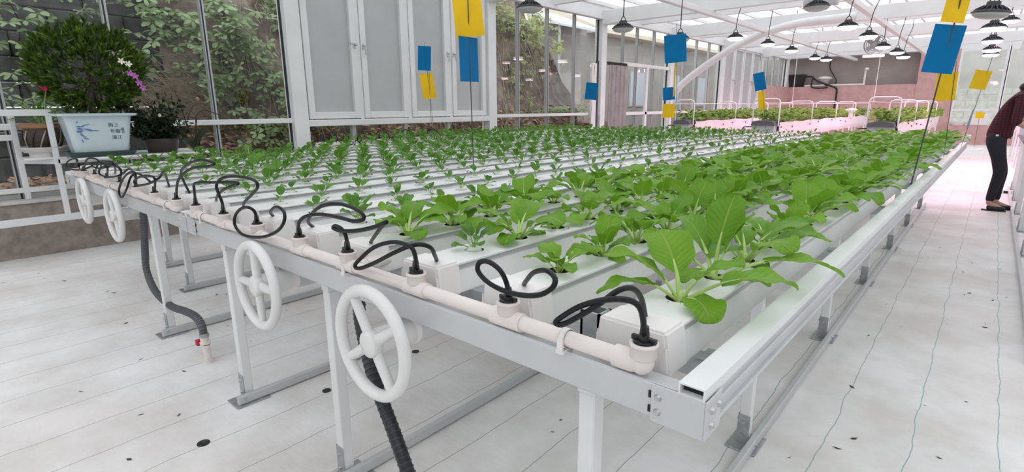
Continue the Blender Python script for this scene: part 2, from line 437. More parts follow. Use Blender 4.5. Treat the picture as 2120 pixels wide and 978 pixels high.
def casement_bay(n, ya, yb, label):
    w = struct('window_%d' % n, label, 'window', (G, ya, .515))
    f = .085; z0, z1 = 1.165, 3.14
    MB().box((G-.03, ya, 1.085), (G+.13, yb, 1.165), 0, .006).build('sill', M['frame'], w)
    wid = (yb-ya)/4
    for k in range(5):
        y = ya + k*wid; e = .03 if 0 < k < 4 else .02
        MB().box((G-.03, max(ya, y-e), z0), (G+.075, min(yb, y+e), z1), 0, .003).build('jamb', M['frame'], w)
    for k in range(4):
        a, b = ya + k*wid + .034, ya + (k+1)*wid - .034
        c = MB()
        for p, q in (((a, z0+.012), (a+f, z1)), ((b-f, z0+.012), (b, z1)), ((a+f, z0+.012), (b-f, z0+.012+f)), ((a+f, z1-f), (b-f, z1))):
            c.box((G-.0, p[0], p[1]), (G+.09, q[0], q[1]), 0, .004)
        co = c.build('casement', M['frame'], w)
        MB().box((G+.02, a+f, z0+f), (G+.04, b-f, z1-f)).build('frosted_panel', M['frost'], co)
        hy = (b-.03) if k % 2 == 0 else (a+.03)
        h = MB().box((G+.09, hy-.014, 2.08), (G+.10, hy+.014, 2.15), 0, .003)
        h.cyl((G+.10, hy, 2.12), (G+.135, hy, 2.12), .009, n=8)
        if k == 0: h.bar((G+.135, hy+.01, 2.12), (G+.15, hy-.12, 2.135), .018, .012, ch=.003)
        else: h.bar((G+.135, hy, 2.13), (G+.14, hy+.012*(1 if k % 2 else -1), 2.0), .018, .012, ch=.003)
        h.build('handle', M['bolt'], co)
    for y in (4.17, 5.05, 5.91) if n == 2 else (ya+.9, ya+1.8, ya+2.7):
        MB().box((G-.03, y-.03, .515), (G+.03, y+.03, 1.085), 0, .003).build('mullion', M['grey_mullion'], w)
    ys = [ya, 4.17, 5.05, 5.91, yb] if n == 2 else [ya, yb]
    for a, b in zip(ys[:-1], ys[1:]):
        MB().box((G-.006, a, .515), (G+.006, b, 1.085)).build('pane', M['glass'], w)
    MB().box((G-.03, ya, .515), (G+.03, yb, .55)).build('sill', M['grey_mullion'], w)
    return w
P_ = [(p-.095, p+.095) for p in POSTS]
glazed_bay(1, P_[0][1], P_[1][0], (.66, 1.53, 2.41), 'tall clear window behind the potted bonsai, vines outside')
casement_bay(2, P_[1][1], P_[2][0], 'four white casements with grey frosted panels and lever handles beside the ivy window')
glazed_bay(3, P_[2][1], P_[3][0], (7.63, 8.49, 9.38), 'tall clear window between the frosted casements and the plastic strip curtain')
glazed_bay(4, P_[3][1], P_[4][0], (11.30, 11.95, 12.80), 'clear window with the door frame and plastic strip curtain', bar=None, zs=((.515, 3.12),))
glazed_bay(5, P_[4][1], P_[5][0], (14.55, 15.36, 16.25), 'clear window behind the curved white arch brace')
casement_bay(6, P_[5][1], P_[6][0], 'distant frosted casements beyond the curved white arch brace')
glazed_bay(7, P_[6][1], P_[7][0], (21.7, 22.5, 23.3), 'small clear window above the black bin at the far corner', zs=((2.06, 3.12),), bar=None)

# door frame of bay 4
d = struct('door_1', 'white door frame with bars behind the plastic strip curtain', 'door', (G, 10.43, .515))
MB().box((G+.04, 11.25, 2.22), (G+.10, 13.55, 2.30), 0, .004).build('top_bar', M['white'], d)
MB().box((G+.04, 12.33, .515), (G+.10, 12.43, 2.22), 0, .004).build('upright', M['white'], d)
MB().box((G+.04, 11.30, 1.12), (G+.10, 13.55, 1.19), 0, .004).build('middle_bar', M['white'], d)
o = MB().box((G+.11, 9.86, .515), (G+.15, 10.03, 2.20), 0, .004).build('trim_1', M['white']); tag(o, 'narrow white board upright beside the post before the strip curtain', 'trim', kind='structure')
o = MB().box((G+.10, 10.05, .515), (G+.13, 10.14, 2.26), 0, .004).build('dark_gap_strip', M['dark_strip']); tag(o, 'dark upright strip painted as the dark gap between the white board and the post', 'trim', kind='structure')  # solid dark strip stands in for the dark of an open gap

t = thing('strip_curtain', 'grey plastic strip curtain hanging from a toothed rail by the door frame', 'curtain', (G+.14, 10.9, .5), world=True)
rl = MB().box((G+.12, 10.48, 2.20), (G+.15, 11.30, 2.235), 0, .003)
for k in range(20): rl.box((G+.10, 10.49+k*.04, 2.235), (G+.16, 10.51+k*.04, 2.262))
rl.build('rail', M['bark'], t)
for k in range(9):
    y = 10.50 + k*.088; c = MB(); vs = []; fs = []
    for i in range(7):
        a = i/6; vs += [(G+.17+.03*math.sin(a*math.pi)*(1 if k % 2 else -.3), y+.09*a, 2.2), (G+.165+.03*math.sin(a*math.pi)*(1 if k % 2 else -.3), y+.09*a, .52)]
    for i in range(6): fs.append((2*i, 2*i+1, 2*i+3, 2*i+2))
    nb = len(vs); vs += [(x-.004, yy, z) for x, yy, z in vs]
    fs += [tuple(nb+j for j in f[::-1]) for f in fs]
    c.add(vs, fs, 0, True); c.build('plastic_strip', M['curtain'], t)

# end wall
we = struct('wall_end', 'far end wall, pinkish below a ledge and grey brown above', 'wall', (-3, YE, 0))
MB().box((G-.35, YE, 0), (-1.16, YE+.75, 2.04)).build('lower_wall', M['brickpink'], we)
MB().box((G-.35, YE+.62, 2.04), (-2.24, YE+.70, 3.14)).build('upper_wall', M['greywall'], we)
MB().box((-2.24, YE-.05, 0), (-1.16, YE+.70, 3.14)).build('pier', M['brickpink'], we)
MB().box((-1.16, YE-.34, 0), (XR, YE+.30, .62)).build('curb_wall', M['brickpink'], we)
MB().box((G-.35, YE-.02, 3.14), (XR, YE+.72, 3.62)).build('header', M['white'], we)
MB().box((G, YE-3.2, .515), (-6.38, YE, 2.04)).build('return_wall', M['brickpink'], we)
for n, xa, xb, lab in ((8, -1.16, .06, 'end window with a white cross bar over the pinkish curb'), (9, .06, 1.3, 'end window next to the person, past the last white upright')):
    w = struct('window_%d' % n, lab, 'window', (xa, YE, .62))
    for a, b in ((xa, xa+.06), (xb-.07, xb+.03)):
        MB().box((a, YE-.06, .62), (b, YE+.06, 3.14), 0, .004).build('jamb', M['frame'], w)
    MB().box((xa, YE-.05, 1.10), (xb, YE+.05, 1.17), 0, .004).build('crossbar', M['frame'], w)
    MB().box((xa, YE-.05, 3.04), (xb, YE+.05, 3.14), 0, .004).build('head', M['frame'], w)
    for z0, z1 in ((.62, 1.10), (1.17, 3.04)):
        MB().box((xa+.05, YE-.006, z0), (xb-.06, YE+.006, z1)).build('pane', M['glass'], w)
wr = struct('wall_right', 'white side wall beyond the aisle', 'wall', (XR, 10, 0))
MB().box((XR, YB, 0), (XR+.1, YE, 1.0)).build('lower_panel', M['frame'], wr)
MB().box((XR, YB, 1.0), (XR+.02, YE, 3.5)).build('upper_panel', M['frame'], wr)
wb = struct('wall_back', 'white wall behind the benches', 'wall', (0, YB, 0))
MB().box((G-.35, YB-.1, 0), (XR, YB, 1.0)).build('lower_panel', M['frame'], wb)
MB().box((G-.35, YB-.02, 1.0), (XR, YB, 3.62)).build('upper_panel', M['frame'], wb)

# roof
ce = struct('ceiling', 'flat roof of milky sheets on white steel beams and rafters', 'ceiling', (0, 10, 3.3))
xs = [G + .1 + k*.6 for k in range(21)]
ys = [YB] + POSTS[:-1] + [YE]
mids = [YB, -3.5]
for a, b in zip(ys[:-1], ys[1:]): mids += [a, (a+b)/2] if a > YB else [(a+b)/2+.9]
mids.append(ys[-1])
me_cache = {}
for a, b in zip(mids[:-1], mids[1:]):
    for x0, x1 in zip(xs[:-1], xs[1:]):
        key = round(b-a, 4)
        if key not in me_cache:
            q = MB(); n = 8; vs = []
            for i in range(n*2+1):
                vs += [(.6*i/(2*n), .004, .012*(i % 2)), (.6*i/(2*n), b-a-.004, .012*(i % 2))]
            q.add(vs, [(2*i, 2*i+2, 2*i+3, 2*i+1) for i in range(2*n)])
            me_cache[key] = q.mesh('roof_panel', M['sheet'])
        link('roof_panel', me_cache[key], ce, (x0, a-10, 3.44-3.3))
for x in xs: MB().box((x-.022, YB, 3.37), (x+.022, YE, 3.435)).build('rafter', M['white'], ce)
for y in POSTS[:-1]:
    MB().box((G+.05, y-.06, 3.01), (XR, y+.06, 3.28), 0, .005).build('beam', M['white'], ce)
    MB().box((G+.05, y-.10, 2.995), (G+.35, y+.10, 3.01)).build('beam_plate', M['frame'], ce)
for a, b in zip(POSTS[:-1], POSTS[1:]):
    y = (a+b)/2
    MB().box((G+.05, y-.04, 3.17), (XR, y+.04, 3.33), 0, .004).build('joist', M['white'], ce)
for x in (-4.19, -2.02, .32):
    MB().box((x-.05, YB, 2.92), (x+.05, YE, 3.01), 0, .004).build('purlin', M['white'], ce)

# arch brace
pts = [(-6.42, 13.46, .52), (-6.42, 13.46, 1.35), (-6.30, 13.46, 1.62), (-5.95, 13.46, 1.98), (-5.16, 13.46, 2.50), (-4.55, 13.46, 2.80), (-4.1, 13.46, 2.95), (-3.5, 13.46, 3.06), (-2.9, 13.46, 3.08), (-2.3, 13.46, 3.09)]
t = thing('arch_brace', 'curved white tube brace rising from the window post to the roof', 'brace', (-6.42, 13.46, .5), world=True)
MB().tube(pts, .085, 12, sub=4).build('bent_tube', M['white'], t)
MB().box((-2.42, 13.36, 2.99), (-2.22, 13.60, 3.20), 0, .005).build('clamp', M['frame'], t)
for x, y, lab in ((-2.6, 11.2, 'long grey box under the roof above the lit lamps'), (-1.05, 10.9, 'short grey box under the roof beside the tall yellow and blue traps')):
    t = thing('roof_box', lab, 'box', (x, y, 3.0), world=True)
    MB().box((x-.26, y-.1, 3.02), (x+.26, y+.1, 3.14), 0, .01).build('case', M['greybox'], t)
    MB().box((x-.27, y-.11, 3.14), (x+.27, y+.11, 3.17), 0, .004).build('bracket', M['white'], t)
# ------------------------------------------------------------------ rolling benches
DX = .009                       # the benches run very slightly askew to the wall
Y0, Y1 = .80, 9.00
PITCH, NHOLE = .2, 40
ZT = .81                        # underside of the troughs
TOP = ZT + .082
def skew(x, y): return x + DX*(y-Y0)

def bench(xr, xl, label, y0=Y0, y1=Y1):
    t = thing('rolling_bench', label, 'bench', (xr, y0, .76), world=True)
    # front rail, with a lip along the top
    b = MB(); b.box((xl+.02, y0, .76), (xr-.004, y0+.045, .827), 0, .003)
    b.box((xl+.02, y0+.002, .823), (xr-.05, y0+.02, .829), 0, .001)
    b.build('front_rail', M['alu'], t)
    MB().box((skew(xl, y1), y1-.045, .76), (skew(xr, y1), y1, .827), 0, .003).build('end_rail', M['alu'], t)
    for x, s in ((xr, -1), (xl, 1)):
        b = MB(); b.bar((x+s*.022, y0+.05, .793), (skew(x, y1)+s*.022, y1-.04, .793), .036, .066, ch=.003)
        b.bar((x+s*.004, y0+.05, .806), (skew(x, y1)+s*.004, y1-.04, .806), .010, .006, ch=.001)
        b.bar((x+s*.002, y0+.05, .772), (skew(x, y1)+s*.002, y1-.04, .772), .010, .008, ch=.001)
        b.build('side_rail', M['alu'], t)
        # hollow box tube lying on the side rail
        c = MB(); A, B = Vector((x+s*.024, y0-.003, .838)), Vector((skew(x, y1)+s*.024, y1, .838))
        w, h, e = .046, .022, .003
        for dx, dz, ww, hh in ((0, h/2-e/2, w, e), (0, -h/2+e/2, w, e), (-w/2+e/2, 0, e, h), (w/2-e/2, 0, e, h)):
            c.bar(A+Vector((dx, 0, dz)), B+Vector((dx, 0, dz)), ww, hh)
        r = c.build('box_tube', M['alu_top'], t)
        MB().box((x+s*.024-w/2+e, y0+.012, .838-h/2+e), (x+s*.024+w/2-e, y0+.02, .838+h/2-e)).build('hollow', M['dark'], r)
        # corner bracket with bolts
        c = MB(); c.box((x-s*.001, y0-.0045, .757), (x+s*.095, y0-.001, .829), 0, .001)
        c.box((x-s*.0045, y0-.0045, .757), (x-s*.001, y0+.062, .829), 0, .001)
        k = c.build('corner_bracket', M['alu'], t)
        for z in (.778, .806):
            MB().cyl((x+s*.082, y0-.004, z), (x+s*.082, y0-.009, z), .0075, .005, 10).build('bolt', M['bolt'], k)
            MB().cyl((x-s*.004, y0+.018+(.03 if z > .79 else 0), z), (x-s*.010, y0+.018+(.03 if z > .79 else 0), z), .0075, .005, 10).build('bolt', M['bolt'], k)
        MB().cyl((x-s*.004, y0+.018, .806), (x-s*.010, y0+.018, .806), .0075, .005, 10).build('bolt', M['bolt'], k)
        for z in (.772, .800): MB().box((x+s*.096, y0-.0025, z), (x+s*.101, y0-.0005, z+.013)).build('slot', M['dark'], k)
    n = 8 if y0 < 2 else 5
    for i in range(n):
        y = y0 + .20 + i*(y1-y0-.5)/(n-1)
        MB().box((skew(xl, y)+.04, y-.02, .768), (skew(xr, y)-.04, y+.02, ZT)).build('crossbar', M['galv'], t)
        for x, s in ((skew(xr, y), -1), (skew(xl, y), 1)):
            MB().box((x+s*.045, y-.05, .80), (x+s*.095, y+.05, .806)).build('plate', M['galv'], t)
    return t
BX = [(-.285, -2.665), (-2.685, -5.265)]
bench(*BX[0], 'white aluminium rolling bench by the aisle under the leafy pak choi')
bench(*BX[1], 'white aluminium rolling bench under the second set of troughs, toward the windows')
bench(-5.30, -6.33, 'short white rolling bench tight along the window wall', 3.42, 9.0)

# ---- troughs
def trough_mesh(nh, first, length):
    b = MB(); w = .0655; z = .082; r = .029; n = 16
    def strip(ya, yb):
        if yb-ya > 1e-4: b.add([(-w, ya, z), (w, ya, z), (w, yb, z), (-w, yb, z)], [(0, 1, 2, 3)])
    strip(.0, first-PITCH/2)
    for k in range(nh):
        c = first+k*PITCH; h = PITCH/2
        outer = []
        cs = [(w, h), (-w, h), (-w, -h), (w, -h)]
        for q in range(4):
            a, d = cs[q], cs[(q+1) % 4]
            for j in range(4): outer.append((a[0]+(d[0]-a[0])*j/4, c+a[1]+(d[1]-a[1])*j/4, z))
        inner = [(r*math.cos(math.pi/4+2*math.pi*j/n), c+r*math.sin(math.pi/4+2*math.pi*j/n), z) for j in range(n)]
        low = [(x*.93, c+(y-c)*.93, z-.035) for x, y, _ in inner]
        b.add(outer+inner, [(j, (j+1) % n, n+(j+1) % n, n+j) for j in range(n)])
        b.add(inner+low, [(j, (j+1) % n, n+(j+1) % n, n+j) for j in range(n)], 1)
        b.add(low, [tuple(range(n))], 1)
    strip(first+(nh-.5)*PITCH, length)
    prof = [(w, z), (w+.004, z-.001), (w+.004, z-.006), (w-.008, z-.008), (w-.006, z-.022), (w-.001, z-.023), (.077, .004), (.077, 0)]
    for s in (1, -1):
        vs = [(s*x, y, zz) for y in (0, length) for x, zz in prof]; m = len(prof)
        b.add(vs, [((i, i+1, m+i+1, m+i) if s < 0 else (i, m+i, m+i+1, i+1)) for i in range(m-1)])
        b.m[-4] = 2; b.m[-5] = 2  # lip underside and recess band coloured grey as the lid's shade
    b.add([(-.077, 0, 0), (.077, 0, 0), (.077, length, 0), (-.077, length, 0)], [(0, 3, 2, 1)])
    for y in (0, length):
        b.add([(-.077, y, 0), (.077, y, 0), (w, y, z), (-w, y, z)], [(0, 1, 2, 3)])
    return b.mesh('trough_body', [M['trough'], M['hole'], M['lid_shade']])
def cap_mesh():
    b = MB()
    a = [(-.071, -.008, .087), (.071, -.008, .087), (.083, -.008, -.001), (-.083, -.008, -.001)]
    c = [(-.071, .075, .087), (.071, .075, .087), (.083, .075, -.001), (-.083, .075, -.001)]
    bm = bmesh.new(); vs = [bm.verts.new(p) for p in a+c]
    for f in ((0, 1, 2, 3), (7, 6, 5, 4), (0, 4, 5, 1), (1, 5, 6, 2), (2, 6, 7, 3), (3, 7, 4, 0)): bm.faces.new([vs[i] for i in f])
    bmesh.ops.bevel(bm, geom=bm.edges[:], offset=.005, segments=2, affect='EDGES')
    bmesh.ops.recalc_face_normals(bm, faces=bm.faces[:]); bm.verts.index_update()
    b.add([v.co.copy() for v in bm.verts], [[v.index for v in f.verts] for f in bm.faces]); bm.free()
    # step moulded into each flank
    for s in (1, -1): b.prism([(s*.0735, -.0105, .058), (s*.080, -.0105, .002), (s*.058, -.0105, .002)], (0, .008, 0))
    return b.mesh('end_cap', M['cap'])
FIT1 = [-.406, -.729, -1.043, -1.359, -1.644, -1.957, -2.262, -2.563]
FITS = [FIT1, [x-2.402 for x in FIT1], [-5.42, -5.70, -5.98, -6.24]]
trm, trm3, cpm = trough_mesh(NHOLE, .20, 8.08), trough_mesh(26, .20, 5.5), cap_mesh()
TROUGH = []                      # (bench, index, x at near end, y of near end, holes)
BN = ['the aisle bench', 'the second bench', 'the wall bench']
for bi, fits in enumerate(FITS):
    for k, fx in enumerate(fits):
        x = fx-.055; y = (.87, .87, 3.49)[bi]
        lab = 'white growing trough, %s from the aisle on %s' % (ORD[k], BN[bi])
        t = thing('growing_trough', lab, 'trough', (x, y, ZT), -DX, 'growing troughs on ' + BN[bi])
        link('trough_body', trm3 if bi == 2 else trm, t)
        link('end_cap', cpm, t)
        TROUGH.append((bi, k, x, y, 26 if bi == 2 else NHOLE))

# ---- feed pipes with tees, elbow and clips
def feed_pipe(fits, y, xl, label, clips):
    zc = .853
    t = thing('feed_pipe', label, 'pipe', (fits[0], y, zc), world=True)
    MB().cyl((fits[0]-.02, y, zc), (xl, y, zc), .0165, n=14).build('pipe', M['pvc'], t)
    for k, x in enumerate(fits):
        b = MB(); b.cyl((x, y, zc), (x, y, .882), .0205, n=16); 
        b.lathe([(.0, -.003), (.0225, -.003), (.0245, 0), (.0245, .020), (.0262, .021), (.0262, .026), (.020, .027), (.019, .010), (0, .010)], 18, xf=Matrix.Translation((x, y, .868)))
        if k == 0: 
            b.tube([(x-.055, y, zc), (x-.02, y, zc), (x-.006, y, zc+.006), (x, y, zc+.02)], .0215, 14)
            b.ball((x-.002, y, zc+.002), .0225, n=12)
        else:
            b.cyl((x-.042, y, zc), (x+.042, y, zc), .0205, n=16)
        b.build('elbow' if k == 0 else 'tee', M['pvc'], t)
    for x in clips:
        b = MB(); b.lathe([(.019, -.007), (.0205, -.007), (.0205, .007), (.019, .007)], 16, xf=Matrix.Translation((x, y, zc)) @ Matrix.Rotation(R(90), 4, 'Y'))
        b.box((x-.007, y-.021, .828), (x+.007, y-.017, zc+.004)); b.box((x-.009, y-.022, .826), (x+.009, y+.02, .833))
        b.build('clip', M['cap'], t)
    return t
feed_pipe(FITS[0], .81, -2.60, 'cream feed pipe with tees along the front of the aisle bench', (-.575, -1.36, -2.48))
feed_pipe(FITS[1], .81, -5.03, 'cream feed pipe with tees along the front of the second bench', (-2.95, -3.95, -4.6))
feed_pipe(FITS[2], 3.43, -6.26, 'small cream feed pipe at the near end of the wall bench', (-5.6,))
t = thing('branch_pipe', 'short cream pipe stub running back between two troughs of the aisle bench', 'pipe', (-1.33, .83, .853), world=True)
MB().cyl((-1.33, .828, .853), (-1.33, .93, .853), .0165, n=12).build('pipe', M['pvc'], t)
MB().cyl((-1.33, .85, .853), (-1.33, .89, .853), .0195, n=12).build('coupling', M['pvc'], t)

HOSES={
'a1':[(-0.407,0.81,0.912),(-0.401,0.79,0.951),(-0.406,0.776,0.976),(-0.432,0.776,0.978),(-0.475,0.776,0.966),(-0.521,0.776,0.943),(-0.559,0.776,0.914),(-0.576,0.776,0.896),(-0.559,0.776,0.897),(-0.521,0.776,0.924),(-0.481,0.778,0.957),(-0.455,0.799,0.983),(-0.445,0.832,0.98),(-0.449,0.875,0.947),(-0.465,0.925,0.893)],
'a2':[(-0.729,0.81,0.898),(-0.715,0.791,0.939),(-0.721,0.776,0.973),(-0.755,0.776,0.985),(-0.781,0.776,0.977),(-0.785,0.776,0.958),(-0.756,0.776,0.939),(-0.708,0.776,0.93),(-0.655,0.776,0.933),(-0.612,0.776,0.945),(-0.583,0.776,0.967),(-0.584,0.782,0.984),(-0.623,0.805,0.985),(-0.681,0.838,0.961),(-0.735,0.878,0.921),(-0.784,0.925,0.874)],
'a3':[(-1.041,0.81,0.907),(-1.015,0.788,0.948),(-1.02,0.776,0.974),(-1.084,0.776,0.974),(-1.17,0.776,0.946),(-1.251,0.776,0.894),(-1.27,0.776,0.874),(-1.246,0.776,0.873),(-1.175,0.776,0.902),(-1.076,0.776,0.95),(-1.018,0.793,0.975),(-1.005,0.827,0.964),(-1.041,0.872,0.926),(-1.092,0.925,0.88)],
'a4':[(-1.357,0.81,0.904),(-1.317,0.784,0.948),(-1.322,0.776,0.972),(-1.354,0.776,0.978),(-1.368,0.776,0.969),(-1.33,0.776,0.967),(-1.244,0.776,0.98),(-1.163,0.776,1.002),(-1.115,0.78,1.021),(-1.185,0.813,0.993),(-1.297,0.863,0.939),(-1.421,0.925,0.877)],
'a5':[(-1.642,0.81,0.904),(-1.598,0.788,0.946),(-1.532,0.776,0.98),(-1.443,0.776,1.0),(-1.337,0.776,1.005),(-1.264,0.776,1.004),(-1.217,0.776,1.013),(-1.211,0.776,1.027),(-1.248,0.776,1.04),(-1.319,0.776,1.044),(-1.441,0.793,1.024),(-1.572,0.827,0.982),(-1.697,0.872,0.927),(-1.81,0.925,0.875)],
'a6':[(-1.953,0.81,0.902),(-1.918,0.791,0.945),(-1.928,0.776,0.963),(-1.992,0.776,0.952),(-2.052,0.776,0.921),(-2.073,0.776,0.882),(-2.029,0.776,0.855),(-1.939,0.776,0.854),(-1.819,0.776,0.875),(-1.722,0.776,0.909),(-1.67,0.776,0.946),(-1.674,0.782,0.976),(-1.755,0.805,0.979),(-1.865,0.838,0.962),(-1.992,0.878,0.922),(-2.119,0.925,0.866)],
'a7':[(-2.26,0.81,0.899),(-2.189,0.784,0.95),(-2.192,0.776,0.988),(-2.201,0.776,1.016),(-2.159,0.776,1.043),(-2.064,0.776,1.062),(-1.937,0.776,1.07),(-1.851,0.776,1.064),(-1.847,0.78,1.042),(-1.986,0.813,0.996),(-2.184,0.863,0.94),(-2.392,0.925,0.877)],
'a8':[(-2.561,0.81,0.909),(-2.469,0.782,0.971),(-2.441,0.776,1.0),(-2.382,0.776,1.013),(-2.236,0.776,1.026),(-2.094,0.776,1.038),(-2.006,0.776,1.045),(-2.008,0.776,1.038),(-2.204,0.805,0.999),(-2.435,0.857,0.944),(-2.685,0.925,0.869)],
'b1':[(-2.797,0.81,0.929),(-2.669,0.782,0.984),(-2.564,0.776,1.031),(-2.424,0.776,1.069),(-2.263,0.776,1.086),(-2.196,0.776,1.099),(-2.217,0.776,1.107),(-2.331,0.776,1.106),(-2.565,0.805,1.074),(-2.85,0.857,1.006),(-3.114,0.925,0.894)],
'b2':[(-3.09,0.81,0.932),(-2.974,0.779,0.981),(-3.074,0.776,0.987),(-3.2,0.776,0.972),(-3.319,0.776,0.94),(-3.27,0.776,0.922),(-3.055,0.776,0.951),(-2.962,0.796,0.985),(-3.074,0.85,0.997),(-3.398,0.925,0.891)],
'b3':[(-3.399,0.81,0.93),(-3.289,0.779,0.98),(-3.363,0.776,0.983),(-3.529,0.776,0.936),(-3.667,0.776,0.856),(-3.63,0.776,0.821),(-3.498,0.776,0.88),(-3.443,0.796,0.954),(-3.499,0.85,0.955),(-3.661,0.925,0.899)],
'b4':[(-3.707,0.81,0.929),(-3.573,0.782,0.98),(-3.685,0.776,0.997),(-3.911,0.776,0.977),(-4.049,0.776,0.944),(-4.033,0.776,0.919),(-3.842,0.776,0.919),(-3.619,0.776,0.945),(-3.637,0.805,0.957),(-3.703,0.857,0.97),(-4.012,0.925,0.9)],
'b5':[(-3.991,0.81,0.931),(-3.833,0.776,0.979),(-3.924,0.776,0.99),(-4.074,0.776,0.99),(-4.217,0.776,0.963),(-4.04,0.776,0.957),(-3.847,0.786,0.98),(-3.937,0.842,0.984),(-4.282,0.925,0.908)],
'b6':[(-4.245,0.81,0.937),(-4.044,0.776,0.983),(-3.946,0.776,1.006),(-3.724,0.776,1.014),(-3.792,0.805,0.982),(-4.354,0.925,0.906)],
'b7':[(-4.552,0.81,0.928),(-4.357,0.776,0.982),(-4.246,0.776,1.006),(-4.058,0.776,1.011),(-4.13,0.805,0.975),(-4.813,0.925,0.894)],
'b8':[(-4.828,0.81,0.927),(-4.611,0.776,0.976),(-4.798,0.776,0.969),(-4.994,0.776,0.93),(-4.991,0.776,0.899),(-4.755,0.776,0.898),(-4.501,0.786,0.921),(-4.581,0.842,0.93),(-5.044,0.925,0.915)],
}

for key, pts in HOSES.items():
    bi = 0 if key[0] == 'a' else 1; k = int(key[1])-1
    lab = 'black looped feed hose on the %s tee of the %s pipe' % (ORD[k], ('aisle bench', 'second bench')[bi])
    x, y = FITS[bi][k], .81
    p = [Vector(q) for q in pts]; p[0] = Vector((x, y, .90)); p[-1] = Vector((x-.055+(p[-1].x-(x-.055))*.5, .925, TOP-.005))
    t = thing('feed_hose', lab, 'hose', (x, y, .89), group='looped feed hoses on ' + BN[bi], world=True)
    MB().tube(p, .0056, 8, sub=5).build('tube', M['hose'], t)
    b = MB(); b.cyl((x, y, .889), (x, y, .899), .0185, .0175, 14); b.cyl((x, y, .899), (x, y, .925), .010, .0075, 10)
    b.box((x-.024, y-.004, .896), (x+.024, y+.004, .905), 0, .001)
    b.build('plug', M['black'], t)
for k, x in enumerate(FITS[2]):
    lab = 'thin black looped hose on the %s tee of the wall bench pipe' % ORD[k]
    t = thing('feed_hose', lab, 'hose', (x, 3.43, .89), group='looped feed hoses on the wall bench', world=True)
    rr = .05 + .02*(k % 3); p = [(x, 3.43, .90), (x+.01, 3.44, .95)]
    for i in range(9):
        a = -.4+i*.75; p.append((x+.03+rr*1.3*math.cos(a), 3.45+.01*i, .955+rr*math.sin(a)))
    p += [(x-.03, 3.55, .93), (x-.04, 3.56, TOP)]
    MB().tube(p, .0055, 6, sub=3).build('tube', M['hose'], t)
    MB().cyl((x, 3.43, .889), (x, 3.43, .91), .017, .008, 10).build('plug', M['black'], t)
# hoses further along the wall bench
for k, (x, y) in enumerate(((-6.05, 4.15), (-5.85, 4.4), (-5.75, 4.75))):
    t = thing('feed_hose', 'thin black hose arching over the wall bench, %s past its pipe' % ORD[k], 'hose', (x, y, TOP), group='looped feed hoses on the wall bench', world=True)
    MB().tube([(x, y, TOP), (x+.01, y, .97), (x+.06, y+.03, 1.03), (x+.16, y+.06, 1.0), (x+.2, y+.08, .93), (x+.12, y+.1, .9), (x+.08, y+.12, TOP)], .0055, 6, sub=3).build('tube', M['hose'], t)
    MB().cyl((x, y, TOP), (x, y, TOP+.02), .012, .008, 8).build('plug', M['black'], t)

# ---- handwheels
def handwheel(x, y, z, rot, tube_end, label):
    t = thing('handwheel', label, 'handwheel', (x, y, z), group='white handwheels under the benches', world=True)
    b = MB(); n, m, Rr, r = 40, 12, .143, .0165; vs = []
    for i in range(n):
        a = 2*math.pi*i/n
        for j in range(m):
            q = 2*math.pi*j/m; rr = Rr + r*math.cos(q)
            vs.append((x+rr*math.cos(a), y+r*math.sin(q), z+rr*math.sin(a)))
    b.add(vs, [(i*m+j, i*m+(j+1) % m, ((i+1) % n)*m+(j+1) % m, ((i+1) % n)*m+j) for i in range(n) for j in range(m)], 0, True)
    b.build('rim', M['wheel'], t)
    for k in range(4):
        a = rot+k*math.pi/2; c, s = math.cos(a), math.sin(a)
        q = MB(); pr = [(.016, .010, .030), (.013, .011, .08), (.0115, .010, .135)]
        vs = []
        for w, dep, rad in pr:
            for i in range(8):
                g = 2*math.pi*i/8; u = w*math.cos(g)*1.15; v = dep*math.sin(g)*1.3
                vs.append((x+rad*c-u*s, y+.004+v, z+rad*s+u*c))
        q.add(vs, [(i*8+j, i*8+(j+1) % 8, (i+1)*8+(j+1) % 8, (i+1)*8+j) for i in range(2) for j in range(8)], 0, True)
        q.build('spoke', M['wheel'], t)
    MB().lathe([(0, -.016), (.030, -.016), (.036, -.011), (.036, .012), (.030, .016), (0, .016)], 24, xf=Matrix.Translation((x, y, z)) @ Matrix.Rotation(R(90), 4, 'X')).build('hub', M['wheel'], t)
    sl = MB().cyl((x, y+.012, z), (x, y+.12, z), .037, n=20).build('sleeve', M['wheel'], t)
    MB().cyl((x-.010, y+.085, z+.034), (x-.012, y+.085, z+.050), .007, .006, 8).build('set_screw', M['bolt'], sl)
    MB().cyl((x, y+.12, z), (x, y+.135, z), .044, n=20).build('collar', M['cap'], t)
    MB().cyl((x, y+.13, z), (skew(x, tube_end), tube_end, z), .043, n=20).build('roller_tube', M['alu'], t)
handwheel(-1.132, .722, .703, R(33), 8.9, 'big white handwheel closest to the aisle, turned so its spokes slant')
handwheel(-1.822, .728, .708, R(2), 8.9, 'white handwheel with upright spokes under the aisle bench')
handwheel(-3.776, .755, .700, R(20), 8.9, 'white handwheel under the second bench above the grey hose')
handwheel(-4.576, .765, .700, R(80), 8.9, 'white handwheel next to the plant rack, last toward the windows')

